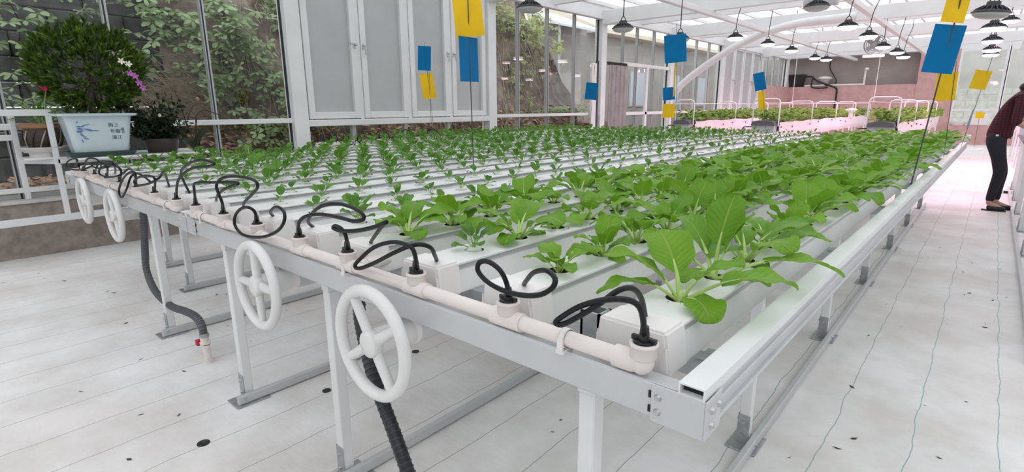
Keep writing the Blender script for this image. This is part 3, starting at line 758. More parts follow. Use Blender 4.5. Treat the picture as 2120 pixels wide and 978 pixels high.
# ---- stands under the benches
def stand(x, ys, label, barx=None, top=.715):
    t = thing('bench_stand', label, 'stand', (x, ys[0], 0), group='white leg rows under the benches', world=True)
    bx = x+.036 if barx is None else barx
    MB().box((bx-.012, ys[0]-.06, .006), (bx+.012, ys[-1]+.25, .046), 0, .003).build('floor_bar', M['alu'], t)
    for i, y in enumerate(ys):
        l = MB().box((x-.02, y-.02, .006), (x+.02, y+.02, top), 0, .003).build('leg', M['white'], t)
        f = MB().box((x-.05, y-.075, 0), (x+.065, y+.075, .006), 0, .002).build('foot_plate', M['galv'], t)
        b = MB(); b.box((x-.024, y-.022, .006), (x-.0205, y+.022, .13), 0, .001); b.box((x-.022, y-.0235, .006), (x+.022, y-.0205, .13), 0, .001)
        k = b.build('bracket', M['galv'], t)
        for z in (.045, .10):
            MB().cyl((x-.002, y-.0235, z), (x-.002, y-.031, z), .008, .006, 8).build('bolt', M['bolt'], k)
            MB().cyl((x-.024, y, z), (x-.031, y, z), .008, .006, 8).build('bolt', M['bolt'], k)
        MB().cyl((bx+.012, y-.03, .028), (bx+.02, y-.03, .028), .008, .006, 8).build('bolt', M['bolt'], t)
        MB().box((x-.021, y-.022, top), (x+.021, y+.022, top+.045)).build('head', M['white'], t)
    return t
LY = [.86+.02, 2.01, 3.33, 4.63, 5.96, 7.25, 8.6]
stand(-.555, LY, 'white leg row along the aisle side of the aisle bench', -.515)
stand(-1.572, [.864]+LY[1:], 'middle white leg row under the aisle bench, behind the big handwheel')
stand(-2.39, [.857]+LY[1:], 'white leg row under the aisle bench with the rounded foot plate in clear view')
stand(-3.50, [.878]+LY[1:], 'white leg row under the second bench behind the grey ribbed hose')
stand(-4.30, [1.25]+LY[1:], 'middle white leg row under the second bench')
stand(-5.10, [1.35]+LY[1:], 'white leg row under the second bench on the window side')
stand(-5.45, [3.6, 4.63, 5.96, 7.25, 8.6], 'aisle-side white leg row under the wall bench')
stand(-6.15, [3.6, 4.63, 5.96, 7.25, 8.6], 'wall-side white leg row under the wall bench')
t = thing('axle_rod', 'short white rod reaching from the bench corner to the leg bracket', 'rod', (-.5, 1.7, .2), world=True)
MB().cyl((-.30, .87, .742), (-.54, .88, .742), .012, n=10).build('rod', M['white'], t)
MB().cyl((-.53, .88, .742), (-.55, .88, .742), .017, n=10).build('nut', M['bolt'], t)
# open stub of square tube between the first two troughs
t = thing('square_tube_stub', 'open grey square tube end standing between the first two troughs', 'tube', (-.575, .93, .80), world=True)
b = MB(); x, y, w, e = -.582, .93, .024, .003
for dx, dy, ww, hh in ((0, w-e, w, e), (0, -w+e, w, e), (w-e, 0, e, w), (-w+e, 0, e, w)):
    b.box((x+dx-ww, y+dy-hh, .812), (x+dx+ww, y+dy+hh, .876))
b.build('tube', M['galv'], t)
MB().box((x-w+e, y-w+e, .812), (x+w-e, y+w-e, .85)).build('hollow', M['dark'], t)

# ---- drain hoses
def ribbed(t, pts, r, mat_, rib):
    P = [Vector(p) for p in pts]; b = MB().tube(P, r, 12, sub=8)
    h = b.build('hose', mat_, t)
    Q = []
    for i in range(len(P)-1):
        a, bb, c, d = P[max(i-1, 0)], P[i], P[i+1], P[min(i+2, len(P)-1)]
        for k in range(12):
            u = k/12; Q.append(.5*((2*bb)+(c-a)*u+(2*a-5*bb+4*c-d)*u*u+(3*bb-a-3*c+d)*u**3))
    g = MB(); acc = 0; last = Q[0]
    for i in range(1, len(Q)-1):
        acc += (Q[i]-last).length; last = Q[i]
        if acc > .011:
            acc = 0; dd = (Q[i+1]-Q[i-1]).normalized()
            g.cyl(Q[i]-dd*.0022, Q[i]+dd*.0022, r+.0018, n=12)
    o = g.build('rib', rib, h); o['kind'] = 'stuff'
M['rib_grey'] = mat('hose_rib_grey', (.14, .145, .155), .4); M['rib_black'] = mat('hose_rib_black', (.030, .034, .042), .35)
M['blackhose'] = mat('black_ribbed_hose', (.012, .014, .018), .4)
t = thing('drain_hose', 'grey ribbed drain hose with a white tap and red lever on the floor', 'hose', (-2.93, .88, 0), world=True)
ribbed(t, [(-3.69, .88, .71), (-3.73, .88, .60), (-3.80, .88, .44), (-3.83, .88, .32), (-3.72, .88, .215), (-3.45, .88, .185), (-3.20, .88, .215), (-3.04, .88, .225), (-2.965, .88, .195), (-2.945, .878, .15)], .019, M['greyhose'], M['rib_grey'])
v = MB(); v.cyl((-2.945, .878, .155), (-2.942, .878, .115), .021, n=14); v.cyl((-2.942, .878, .115), (-2.935, .877, .095), .026, .024, 14); v.cyl((-2.935, .877, .095), (-2.926, .876, .012), .020, .017, 14); v.cyl((-2.926, .876, .02), (-2.926, .876, 0), .026, n=14)
va = v.build('tap', M['pvc'], t)
MB().cyl((-2.94, .878, .155), (-2.94, .878, .14), .0235, n=14).build('hose_clamp', M['galv'], t)
b = MB(); b.cyl((-2.95, .872, .095), (-3.0, .868, .088), .007, n=8); b.box((-3.03, .855, .072), (-3.0, .882, .103), 0, .004); b.build('lever', M['red'], va)
t = thing('drain_hose', 'black ribbed drain hose hanging behind the big handwheel down to the floor', 'hose', (-.95, .74, 0), world=True)
ribbed(t, [(-1.40, .86, .72), (-1.385, .85, .66), (-1.33, .83, .58), (-1.245, .80, .51), (-1.155, .78, .43), (-1.09, .77, .35), (-1.045, .77, .26), (-1.02, .77, .15), (-1.03, .80, .06), (-1.09, .86, .025), (-1.25, .95, .022)], .019, M['blackhose'], M['rib_black'])
# loose thin cable behind the big handwheel
# ------------------------------------------------------------------ leafy plants
rnd = random.Random(5)
def leaf_into(b, stalk, L, W, e0, droop, cup=.25, wav=.012, seed=0, sw=.005, az=0., base=(0, 0, 0), twist=0., nu=4, nt=7, fat=1.):
    """one leaf: flattened stalk then an obovate blade, bending over as it grows"""
    q = random.Random(seed); e0, droop = R(e0), R(droop)
    xf = Matrix.Translation(base) @ Matrix.Rotation(R(az), 4, 'Z')
    tot = stalk+L; n1 = 4; p = Vector((0, 0, 0)); pts = []
    T = lambda k: 1-(1-k/nt)**1.6
    for i in range(n1+nt+1):
        s = stalk*i/n1 if i <= n1 else stalk+L*T(i-n1)
        e = e0 - droop*(s/tot)**1.5
        pts.append((p.copy(), e, s))
        s2 = stalk*(i+1)/n1 if i < n1 else stalk+L*T(min(nt, i+1-n1))
        p = p + Vector((math.cos(e), 0, math.sin(e)))*(s2-s)
    vs = []; m = 6
    for i in range(n1+3):
        c, e, s = pts[i]; w = sw*(1.25-.75*i/(n1+2)); h = w*.6
        if i > n1: c = c - Vector((-math.sin(e), 0, math.cos(e)))*.0012
        nx = Vector((-math.sin(e), 0, math.cos(e)))
        for k in range(m):
            a = 2*math.pi*k/m; vs.append(c + Vector((0, 1, 0))*(w*math.cos(a)) + nx*(h*math.sin(a)))
    b.add(vs, [(i*m+k, i*m+(k+1) % m, (i+1)*m+(k+1) % m, (i+1)*m+k) for i in range(n1+2) for k in range(m)], 1, True, xf)
    vs = []; uv = []; ph = q.random()*6
    for j in range(nt+1):
        c, e, s = pts[n1+j]; t = T(j)
        w = W/2*1.66*(t+.03)**.62*(1.0-t)**.46 if t < 1 else W*.03
        nx = Vector((-math.sin(e), 0, math.cos(e)))
        for k in range(nu+1):
            u = -1+2*k/nu; tw = twist*t
            off = cup*w*u*u*(.6+.4*t) + wav*abs(u)*math.sin(ph+t*13+u*4)*(.35+.65*u*u)
            vs.append(c + Vector((0, 1, 0))*(w*u*math.cos(tw)) + nx*(off+w*u*math.sin(tw)))
            uv.append((.5+u/2, t))
    fs = [(j*(nu+1)+k, j*(nu+1)+k+1, (j+1)*(nu+1)+k+1, (j+1)*(nu+1)+k) for j in range(nt) for k in range(nu)]
    b.add(vs, fs, 0, True, xf, [[uv[i] for i in f] for f in fs])
    return b
LM, LMB = [M['leafA'], M['stalk']], [M['leafB'], M['stalkB']]
# leaf library of the big plants: (stalk, blade, width, rise, droop)
BIG = [(.060, .110, .112, 80, 55), (.060, .118, .118, 75, 72), (.066, .122, .110, 68, 84), (.055, .110, .114, 65, 92),
       (.060, .138, .104, 58, 95), (.068, .135, .098, 53, 98), (.070, .146, .092, 47, 86), (.055, .120, .098, 45, 102),
       (.050, .110, .090, 37, 76), (.062, .136, .084, 33, 82), (.045, .082, .078, 27, 60), (.036, .056, .058, 22, 50)]
big_leaf = [leaf_into(MB(), s, l, w, e, d, .28 if i % 2 else .10, .006, i, .0062, nu=8, nt=11, twist=(.3, -.25, 0, .15)[i % 4]).mesh('leaf', LM) for i, (s, l, w, e, d) in enumerate(BIG)]
YNG = [(.048, .050, .052, 84, 45), (.052, .052, .054, 78, 60), (.046, .054, .054, 70, 70), (.044, .048, .050, 62, 75), (.040, .044, .044, 52, 80), (.030, .034, .034, 40, 70)]
yng_leaf = [leaf_into(MB(), s, l, w, e, d, .2, .003, i, .0026, nu=4, nt=5, twist=.2*(-1)**i).mesh('leaf', LMB) for i, (s, l, w, e, d) in enumerate(YNG)]
def crown_mesh(r, h, m):
    return MB().lathe([(r*.7, -.03), (r, 0), (r*.8, h*.6), (r*.3, h), (0, h)], 10).mesh('stem', m)
big_crown, yng_crown = crown_mesh(.011, .03, M['stalk']), crown_mesh(.004, .015, M['stalkB'])
foam_me = MB().lathe([(.0, .012), (.016, .013), (.024, .007), (.0262, -.002), (.0262, -.03), (0, -.03)], 14).mesh('foam_cup', M['foam'])

def spec_big(q):
    out = []; a = q.uniform(0, 360)
    for i in range(q.choice((7, 8, 8, 9))):
        tier = 0 if i < 2 else 1 if i < 4 else 2 if i < 7 else 3
        k = q.choice(((0, 1, 2), (2, 3, 4), (4, 5, 6, 7), (8, 9, 10, 11))[tier])
        out.append((k, a, q.uniform(.8, 1.12))); a += 137.5+q.uniform(-18, 18)
    return out
def spec_yng(q, n):
    out = []; a = q.uniform(0, 360)
    for i in range(n):
        out.append((min(5, int(i*6/n+q.random()*.8)), a, q.uniform(.8, 1.15))); a += 137.5+q.uniform(-20, 20)
    return out
def whole(spec, lib, mats, sw, nu, nt, cup):
    b = MB()
    for i, (k, a, sc) in enumerate(spec):
        s, l, w, e, d = lib[k]
        leaf_into(b, s*sc, l*sc, w*sc, e, d, cup, .006*sc if lib is BIG else .003, i+int(a), sw, a, nu=nu, nt=nt, twist=.25*math.sin(i*2.1))
    return b.mesh('plant', mats)
whole_big = [whole(spec_big(rnd), BIG, LM, .006, 4, 6, .2) for _ in range(10)]
whole_yng = [whole(spec_yng(rnd, rnd.choice((8, 9, 10))), YNG, LMB, .0026, 2, 4, .2) for _ in range(10)]
whole_tiny = [whole(spec_yng(rnd, rnd.choice((3, 4, 5))), YNG, LMB, .0024, 2, 4, .2) for _ in range(8)]

CUSTOM = {(0, 0): [(150, .070, .115, .150, 78, 62), (213, .065, .150, .085, 60, 78), (226, .075, .135, .052, 42, 92), (-85, .022, .040, .036, 20, 60),
                   (-34, .045, .090, .105, 40, 115), (36, .095, .165, .112, 34, 66), (5, .070, .105, .112, 66, 72)],
          (0, 1): [(75, .092, .130, .128, 86, 30), (10, .080, .118, .085, 78, 30), (33, .125, .195, .078, 31, 74), (-12, .060, .090, .070, 30, 55),
                   (205, .070, .120, .085, 52, 80), (150, .080, .130, .095, 66, 60), (262, .060, .100, .080, 40, 80)]}
SIZE = {(1, 0): .60, (1, 1): .72, (1, 2): .9, (2, 1): .98, (2, 2): .42, (3, 0): .95, (3, 1): .9, (3, 4): .6}
big_far = {}
young = []
WORDN = ['the aisle trough', 'the second trough', 'the third trough', 'the fourth trough', 'the fifth trough', 'the sixth trough', 'the seventh trough', 'the eighth trough']
for bi, k, tx, ty, nh in TROUGH:
    for h in range(nh):
        y = ty+.20+h*PITCH; x = tx+DX*(y-ty); q = random.Random(1000*bi+100*k+h)
        x += q.uniform(-.004, .004)
        d = math.hypot(x, y)
        if bi == 0 and k < 4 and (k, h) != (2, 0):
            sz = SIZE.get((k, h), q.uniform(.82, 1.08)*(1.0 if k < 3 or y < 3 else .92)); rz = q.uniform(0, 6.28)
            lab = 'large leafy pak choi, %s from the pipe in %s' % (ORD[h], WORDN[k])
            if d < 2.9:
                t = thing('pak_choi', lab, 'vegetable', (x, y, TOP-.012), 0, 'leafy pak choi on the aisle bench')
                s = link('stem', big_crown, t); s.scale = (sz, sz, sz)
                if (k, h) in CUSTOM:
                    for i, (az, *p) in enumerate(CUSTOM[(k, h)]):
                        leaf_into(MB(), *p, .14 if p[4] < 40 else .22, .006, 40+i, .0068, nu=8, nt=12).build('leaf', LM, t).rotation_euler = (0, 0, R(az))
                else:
                    for i, (li, az, sc) in enumerate(spec_big(q)):
                        o = link('leaf', big_leaf[li], t, rz=R(az)); o.scale = (sz*sc,)*3
            else:
                o = link('pak_choi', q.choice(whole_big), None, (x, y, TOP-.012), rz); o.scale = (sz*1.08, sz*1.08, sz*q.uniform(.74, .92))
                tag(o, lab, 'vegetable', 'leafy pak choi on the aisle bench')
        elif bi == 0:
            if q.random() < .03: continue
            sz = q.uniform(.62, 1.0) if (k, h) != (2, 0) else 1.05
            if k == 4 and h == 0: sz = 1.1
            lab = 'small seedling, %s from the pipe in %s of the aisle bench' % (ORD[h], WORDN[k])
            rz = q.uniform(0, 6.28)
            if d < 3.4:
                t = thing('seedling', lab, 'seedling', (x, y, TOP-.004), 0, 'seedlings on the aisle bench')
                link('foam_cup', foam_me, t)
                s = link('stem', yng_crown, t); s.scale = (sz,)*3
                for li, az, sc in spec_yng(q, 8 if (k, h) in ((2, 0), (4, 0)) else q.choice((4, 5, 6))):
                    o = link('leaf', yng_leaf[li], t, rz=R(az)); o.scale = (sz*sc,)*3
            else:
                o = link('seedling', q.choice(whole_tiny), None, (x, y, TOP-.004), rz); o.scale = (sz,)*3
                tag(o, lab, 'seedling', 'seedlings on the aisle bench')
                link('foam_cup', foam_me, o).scale = (1/sz,)*3
        else:
            young.append((d, bi, k, h, x, y, q))
young.sort(key=lambda a: a[0])
rest = MB()
for i, (d, bi, k, h, x, y, q) in enumerate(young):
    if q.random() < .02: continue
    sz = q.uniform(.85, 1.3)*(.72 if (bi == 1 and (h == 0 or k > 5 and h < 3)) else 1.); rz = q.uniform(0, 6.28)
    if i < 300:
        lab = 'young pak choi, %s from the pipe in %s of %s' % (ORD[h], WORDN[k].replace('aisle', 'first').replace(' trough', ' row'), BN[bi])
        if d < 4.4:
            t = thing('young_pak_choi', lab, 'vegetable', (x, y, TOP-.004), 0, 'young pak choi beyond the aisle bench')
            link('foam_cup', foam_me, t)
            s = link('stem', yng_crown, t); s.scale = (sz,)*3
            for li, az, sc in spec_yng(q, q.choice((8, 9, 10))):
                o = link('leaf', yng_leaf[li], t, rz=R(az)); o.scale = (sz*sc*1.05,)*3
        else:
            o = link('young_pak_choi', q.choice(whole_yng), None, (x, y, TOP-.004), rz); o.scale = (sz*1.05,)*3
            tag(o, lab, 'vegetable', 'young pak choi beyond the aisle bench')
    else:
        sp = spec_yng(q, 6)
        for li, az, sc in sp:
            s, l, w, e, dd = YNG[li]
            leaf_into(rest, s*sc*sz, l*sc*sz, w*sc*sz, e, dd, .2, .002, li, .0026, az, (x, y, TOP-.004), nu=2, nt=3)
tag(rest.build('young_plants', LMB), 'farthest young pak choi massed at the far end of the benches along the windows', 'vegetables', kind='stuff')

# ------------------------------------------------------------------ sticky traps on stakes
def rect_card(t, name, c, w, h, yaw, roll, m, bend=0.):
    """thin card, its face turned by yaw about the vertical (0 = facing down the aisle) and rolled in its own plane"""
    xf = Matrix.Translation(c) @ Matrix.Rotation(R(yaw), 4, 'Z') @ Matrix.Rotation(R(roll), 4, 'Y')
    b = MB(); n = 8; vs = []
    for i in range(n+1):
        z = h*(i/n-.5); yb = bend*((i/n)**2)
        for x in (-w/2, w/2):
            vs += [(x, yb-.0008, z), (x, yb+.0008, z)]
    fs = []
    for i in range(n):
        a = 4*i; e = 4*(i+1)
        fs += [(a, a+2, e+2, e), (a+3, a+1, e+1, e+3), (a+1, a, e, e+1), (a+2, a+3, e+3, e+2)]
    fs += [(0, 1, 3, 2), (4*n, 4*n+2, 4*n+3, 4*n+1)]
    b.add(vs, fs, 0, False, xf)
    return b.build(name, m, t)
def trap(label, foot, top, cards, r=.0022, extra=None):
    t = thing('sticky_trap', label, 'insect trap', foot, 0, 'blue and yellow sticky traps', world=True)
    MB().cyl(foot, top, r, n=6).build('stake', M['stake'], t)
    if extra: MB().cyl(extra[0], extra[1], r, n=6).build('stake', M['stake'], t)
    for col, c, w, h, yaw, roll, bend in cards:
        rect_card(t, 'yellow_card' if col == 'y' else 'blue_card', c, w, h, yaw, roll, M['yellow' if col == 'y' else 'blue'], bend)
    return t
trap('tall stake with a curled yellow card above a long blue card among the seedlings', (-2.55, 2.50, .86), (-2.56, 2.49, 2.12),
     [('y', (-2.557, 2.485, 1.885), .18, .30, 41, -6, .06), ('b', (-2.555, 2.486, 1.60), .20, .27, 100, -1, 0)], .0035)
trap('short blue card above a yellow card in front of the frosted casements', (-5.0, 4.27, .86), (-5.06, 4.21, 2.04),
     [('b', (-5.055, 4.20, 1.865), .15, .27, 55, 3, 0), ('y', (-5.035, 4.22, 1.555), .155, .285, 60, -7, .02)], .0022, ((-5.04, 4.25, .86), (-5.02, 4.23, 1.74)))
trap('blue card with an edge-on yellow card above, before the post by the strip curtain', (-4.88, 7.42, .86), (-4.83, 7.45, 1.95),
     [('b', (-4.865, 7.42, 1.55), .185, .26, 38, 5, 0), ('y', (-4.83, 7.43, 1.80), .19, .26, 120, 6, 0)])
trap('blue card tilted high on its stake, an edge-on yellow card below it', (-2.10, 4.63, .86), (-2.165, 4.60, 2.0),
     [('b', (-2.16, 4.59, 1.79), .185, .23, 34, -5, 0), ('y', (-2.155, 4.60, 1.53), .2, .28, 118, 0, 0)])
trap('low blue card over a yellow card at the foot of the arch brace', (-3.85, 8.08, .86), (-3.83, 8.07, 1.60),
     [('b', (-3.855, 8.06, 1.50), .185, .19, 40, -4, 0), ('y', (-3.84, 8.06, 1.24), .19, .21, 42, 0, 0)])
trap('leaning blue card with a narrow yellow card under it, before the strawberry troughs', (-2.19, 7.50, .86), (-2.36, 7.45, 1.97),
     [('b', (-2.33, 7.45, 1.61), .135, .22, 30, -13, 0), ('y', (-2.285, 7.46, 1.375), .09, .225, 40, -8, .01)])
trap('big leaning blue card under a curled yellow card, beside the aisle', (-.30, 3.78, .86), (-.20, 3.775, 2.12),
     [('y', (-.220, 3.772, 1.90), .105, .36, 24, 8, .10), ('b', (-.258, 3.768, 1.59), .140, .245, 20, 7, 0)], .0042)
trap('plain yellow card half hidden behind the big leaning blue card', (-.28, 6.01, .86), (-.31, 6.0, 1.66),
     [('y', (-.35, 5.995, 1.455), .145, .235, 12, -2, 0)], .0025)
t = trap('slanting yellow card near the end of the aisle bench', (-.22, 7.44, .86), (-.105, 7.45, 1.78),
     [('y', (-.165, 7.44, 1.55), .135, .185, 10, 10, 0)], .0025)
MB().cyl((-.196, 7.442, 1.08), (-.175, 7.444, 1.26), .012, .006, 8).build('tag', M['bottle'], t)
# ------------------------------------------------------------------ hanging lamps
def lamp_meshes():
    h = MB().lathe([(.0, .045), (.055, .045), (.075, .035), (.125, .016), (.150, .004), (.150, -.004), (.143, -.007)], 28)
    lens = MB().lathe([(.140, -.004), (.136, -.022), (.115, -.040), (.07, -.052), (0, -.056)], 28)
    fin = MB()
    for k in range(20):
        a = 2*math.pi*k/20; c, s = math.cos(a), math.sin(a)
        xf = Matrix.Rotation(a, 4, 'Z')
        fin.add([(.055, -.003, .045), (.14, -.003, .008), (.125, -.003, .030), (.075, -.003, .062), (.055, .003, .045), (.14, .003, .008), (.125, .003, .030), (.075, .003, .062)],
                [(0, 1, 2, 3), (7, 6, 5, 4), (0, 4, 5, 1), (1, 5, 6, 2), (2, 6, 7, 3), (3, 7, 4, 0)], 0, False, xf)
    drv = MB().cyl((0, 0, .045), (0, 0, .095), .058, .052, 18)
    hook = MB().tube([(-.03, 0, .095), (-.03, 0, .125), (0, 0, .15), (.03, 0, .125), (.03, 0, .095)], .006, 6, sub=3)
    return (h.mesh('housing', M['lamp']), fin.mesh('cooling_fins', M['lamp']), drv.mesh('driver', M['lamp']), hook.mesh('hook', M['lamp']), lens.mesh('lens', M['lens_off']), lens.mesh('lens', M['lens_on']))
LMP = lamp_meshes()
def lamp(x, y, z, on, label, kink=0., power=0., col=(1, .86, .93), tilt=0.):
    t = thing('pendant_lamp', label, 'lamp', (x, y, z), 0, 'round pendant lamps under the roof')
    t.rotation_euler = (0, tilt, 0)
    for n, me in zip(('housing', 'cooling_fins', 'driver', 'hook'), LMP[:4]): link(n, me, t)
    link('lens', LMP[5 if on else 4], t)
    H_ = 3.445-z
    MB().tube([(0, 0, .145), (kink*.3, 0, .145+(H_-.145)*.3), (kink, .02, .145+(H_-.145)*.62), (kink*.7, .03, H_)], .007, 6, sub=4).build('cord', M['black'], t)
    if on and power:
        ld = bpy.data.lights.new('lamp_light', 'AREA'); ld.shape = 'DISK'; ld.size = .27; ld.energy = power; ld.color = col
        lo = bpy.data.objects.new('lamp_light', ld); COL.objects.link(lo); lo.parent = t; lo.location = (0, 0, -.065)
    return t
PK = (1, .42, .64)
COLS = [
    [(-4.12, 4.98, 2.40, 0, .0), (-4.03, 6.89, 2.36, 0, .03), (-3.86, 8.34, 2.33, 0, .0), (-3.89, 10.78, 2.56, 1, .06), (-3.88, 12.69, 2.60, 1, .02), (-3.80, 14.2, 2.57, 1, .05), (-3.98, 17.2, 2.60, 1, .12), (-3.76, 17.5, 2.56, 1, .08)],
    [(-1.86, 7.84, 2.50, 0, .0), (-1.92, 10.07, 2.50, 1, .10), (-1.86, 11.5, 2.48, 1, .10), (-2.0, 14.2, 2.52, 1, .0), (-1.84, 15.0, 2.45, 1, .06), (-1.86, 16.3, 2.44, 1, .10)],
    [(-.17, 6.9, 2.13, 0, -.02), (-.20, 10.5, 2.36, 1, .0), (-.22, 12.45, 2.35, 1, -.08), (-.24, 14.3, 2.34, 1, .0), (-.26, 15.6, 2.34, 1, .0)]]
CN = ['the window-side row', 'the middle row', 'the aisle row']
for ci, c in enumerate(COLS):
    for k, (x, y, z, on, kk) in enumerate(c):
        lab = '%s round pendant lamp, %s of %s counted from the near end' % ('glowing' if on else 'unlit dark', ORD[k], CN[ci])
        lamp(x, y, z, on, lab, kk, 17 if y > 14 else 9 if y > 9.5 else 5 if y > 9 else 0, PK if y > 9.5 else (1, .9, .95), tilt=.10 if (ci == 2 and k == 0) else 0)
lamp(-.05, 14.6, 2.88, 1, 'small glowing lamp hung high over the aisle row above the others', .0, 6, PK)

# round fan under the roof
fx, fy, fz = -2.20, 14.5, 2.60
t = thing('hanging_fan', 'grey round fan in a white holder hanging under the roof', 'fan', (fx, fy, fz), world=True)
b = MB(); xf = Matrix.Translation((fx, fy, fz)) @ Matrix.Rotation(R(90), 4, 'X')
for r in (.205, .17, .13, .09, .05):
    b.lathe([(r-.006, -.05), (r+.003, -.053), (r+.006, -.045), (r-.003, -.043), (r-.006, -.05)], 28, xf=xf)
b.lathe([(.205, -.05), (.215, 0), (.205, .05)], 28, xf=xf)
b.build('cage', M['fan'], t)
b = MB()
for k in range(5):
    a = 2*math.pi*k/5; b.bar((fx+.04*math.cos(a), fy, fz+.04*math.sin(a)), (fx+.18*math.cos(a), fy, fz+.18*math.sin(a)), .09, .006, up=(math.sin(a)*.4, 1, -math.cos(a)*.4))
    b.build('blade', M['fan'], t) if k == 0 else None
    if k == 0: b = MB()
b.build('blade', M['fan'], t)
MB().cyl((fx, fy-.06, fz), (fx, fy+.08, fz), .05, n=14).build('motor', M['fan'], t)
MB().box((fx-.20, fy-.05, fz-.27), (fx+.20, fy+.05, fz-.21), 0, .01).build('holder', M['cap'], t)
MB().cyl((fx-.18, fy, fz+.16), (fx-.18, fy, 3.445), .008, n=6).cyl((fx+.18, fy, fz+.16), (fx+.18, fy, 3.445), .008, n=6).build('hanger', M['white'], t)

# ------------------------------------------------------------------ strawberry troughs
def straw_plant_mesh(seed):
    q = random.Random(seed); b = MB()
    for i in range(13):
        a = q.uniform(0, 360); h = q.uniform(.07, .17); out = q.uniform(.03, .16)
        c = Vector((out*math.cos(R(a)), out*math.sin(R(a)), h-.25*out)); b.tube([(0, 0, 0), c*.5+Vector((0, 0, .03)), c], .0022, 4, 1, False)
        for k in (-1, 0, 1):
            az = a+k*80; L = q.uniform(.05, .075); W = L*.85; e = R(q.uniform(-30, 25))
            d = Vector((math.cos(R(az))*math.cos(e), math.sin(R(az))*math.cos(e), math.sin(e))); s = Vector((-math.sin(R(az)), math.cos(R(az)), 0)); n = d.cross(s)
            P = [c, c+d*L*.5+s*W*.5+n*-.006, c+d*L+n*.004, c+d*L*.5-s*W*.5-n*.006, c+d*L*.55+n*.008]
            b.add(P, [(0, 1, 4), (1, 2, 4), (2, 3, 4), (3, 0, 4)], 0, False, None, [[(.5, 0), (1, .5), (.5, .5)], [(1, .5), (.5, 1), (.5, .5)], [(.5, 1), (0, .5), (.5, .5)], [(0, .5), (.5, 0), (.5, .5)]])
    return b.mesh('strawberry_plant', [M['straw'], M['stalkB']])
SPM = [straw_plant_mesh(i) for i in range(6)]
berry = MB().lathe([(0, -.03), (.008, -.024), (.014, -.006), (.010, .004), (0, .006)], 8).mesh('berry', M['red'])
SN = ['the first strawberry trough', 'the middle strawberry trough', 'the aisle strawberry trough', 'the last strawberry trough']
for si, (sx, y0, y1, wd) in enumerate(((-4.62, 10.3, 19.6, .30), (-3.08, 10.25, 19.7, .36), (-1.33, 10.3, 19.5, .34), (.55, 13.2, 19.0, .34))):
    t = thing('strawberry_trough', 'long white film trough on legs, ' + SN[si], 'trough', (sx, y0, 0), 0, 'strawberry troughs', world=True)
    prof = [(-wd*.5, 1.02), (-wd*.48, .88), (-wd*.40, .72), (wd*.40, .72), (wd*.48, .88), (wd*.5, 1.02)]
    b = MB(); n = 24; vs = []
    for i in range(n+1):
        y = y0+.25+(y1-y0-.25)*i/n
        for j, (px, pz) in enumerate(prof): vs.append((sx+px*(1+.05*math.sin(i*2.1+j)), y, pz+.012*math.sin(i*1.7+j*2)))
    m = len(prof)
    b.add(vs, [(i*m+j, i*m+j+1, (i+1)*m+j+1, (i+1)*m+j) for i in range(n) for j in range(m-1)], 0, True)
    b.add(vs[-m:], [tuple(range(m))]); b.build('film', M['film'], t)
    MB().box((sx-wd*.42, y0+.26, .90), (sx+wd*.42, y1-.02, .985)).build('substrate', M['soil'], t)
    b = MB(); b.prism([(sx+a, y0, z) for a, z in ((-wd*.52, .97), (-wd*.52, .76), (-wd*.42, .70), (wd*.42, .70), (wd*.52, .76), (wd*.52, .97))], (0, .27, 0)); b.build('end_box', M['greybox'], t)
    b = MB(); b.prism([(sx+a, y0-.03, z) for a, z in ((-wd*.56, .965), (-wd*.5, 1.03), (-wd*.2, 1.055), (wd*.2, 1.05), (wd*.5, 1.03), (wd*.56, .965))], (0, .34, 0)); b.build('end_cover', M['darkgrey'], t)
    MB().tube([(sx-wd*.5, y0+.05, .94), (sx-wd*.9, y0-.02, .93), (sx-wd*.95, y0+.02, .82), (sx-wd*.8, y0+.03, .70)], .012, 6, sub=3).build('drain_tube', M['black'], t)
    MB().cyl((sx+wd*.56, y0+.2, .86), (sx+wd*.56, y0+.2, 1.04), .02, n=8).build('black_sleeve', M['black'], t)
    for y in [y0+.4+k*1.8 for k in range(int((y1-y0)/1.8)+1)]:
        for s in (-1, 1):
            MB().cyl((sx+s*wd*.3, y, 0), (sx+s*wd*.3, y, .73), .018, n=8).build('leg', M['white'], t)
        MB().box((sx-wd*.35, y-.015, .30), (sx+wd*.35, y+.015, .33)).build('brace', M['white'], t)
    hy = [y0+.12+k*2.3 for k in range(5)]
    for k, y in enumerate(hy):
        if y > y1: continue
        hh = 1.40 if k else 1.43
        a = wd*.62
        MB().tube([(sx-a, y, .95), (sx-a, y, hh-.07), (sx-a+.02, y, hh-.02), (sx-a+.07, y, hh), (sx+a-.07, y, hh), (sx+a-.02, y, hh-.02), (sx+a, y, hh-.07), (sx+a, y, .95)], .012, 8).build('hoop', M['white'], t)
    k = 0; y = y0+.32; q = random.Random(si)
    while y < y1-.1:
        for side in (-1, 1):
            o = link('strawberry_plant', q.choice(SPM), None, (sx+side*wd*.24+q.uniform(-.02, .02), y+q.uniform(-.05, .05), .98), q.uniform(0, 6)); o.scale = (1.25, 1.25, q.uniform(1.3, 1.8))
            tag(o, 'strawberry plant, %s from the near end, %s side of %s' % (ORD[k], 'window' if side < 0 else 'aisle', SN[si]), 'strawberry plant', 'strawberry plants on the white troughs')
        k += 1; y += .31
    for j in range(7):
        y = y0+.5+j*.95+q.uniform(-.35, .35); o = link('strawberry', berry, None, (sx+wd*.51+.012, y, q.uniform(.90, 1.0)))
        tag(o, 'red strawberry on the white film, %s from the near end of %s' % (ORD[j], SN[si]), 'fruit', 'strawberries hanging on ' + SN[si])
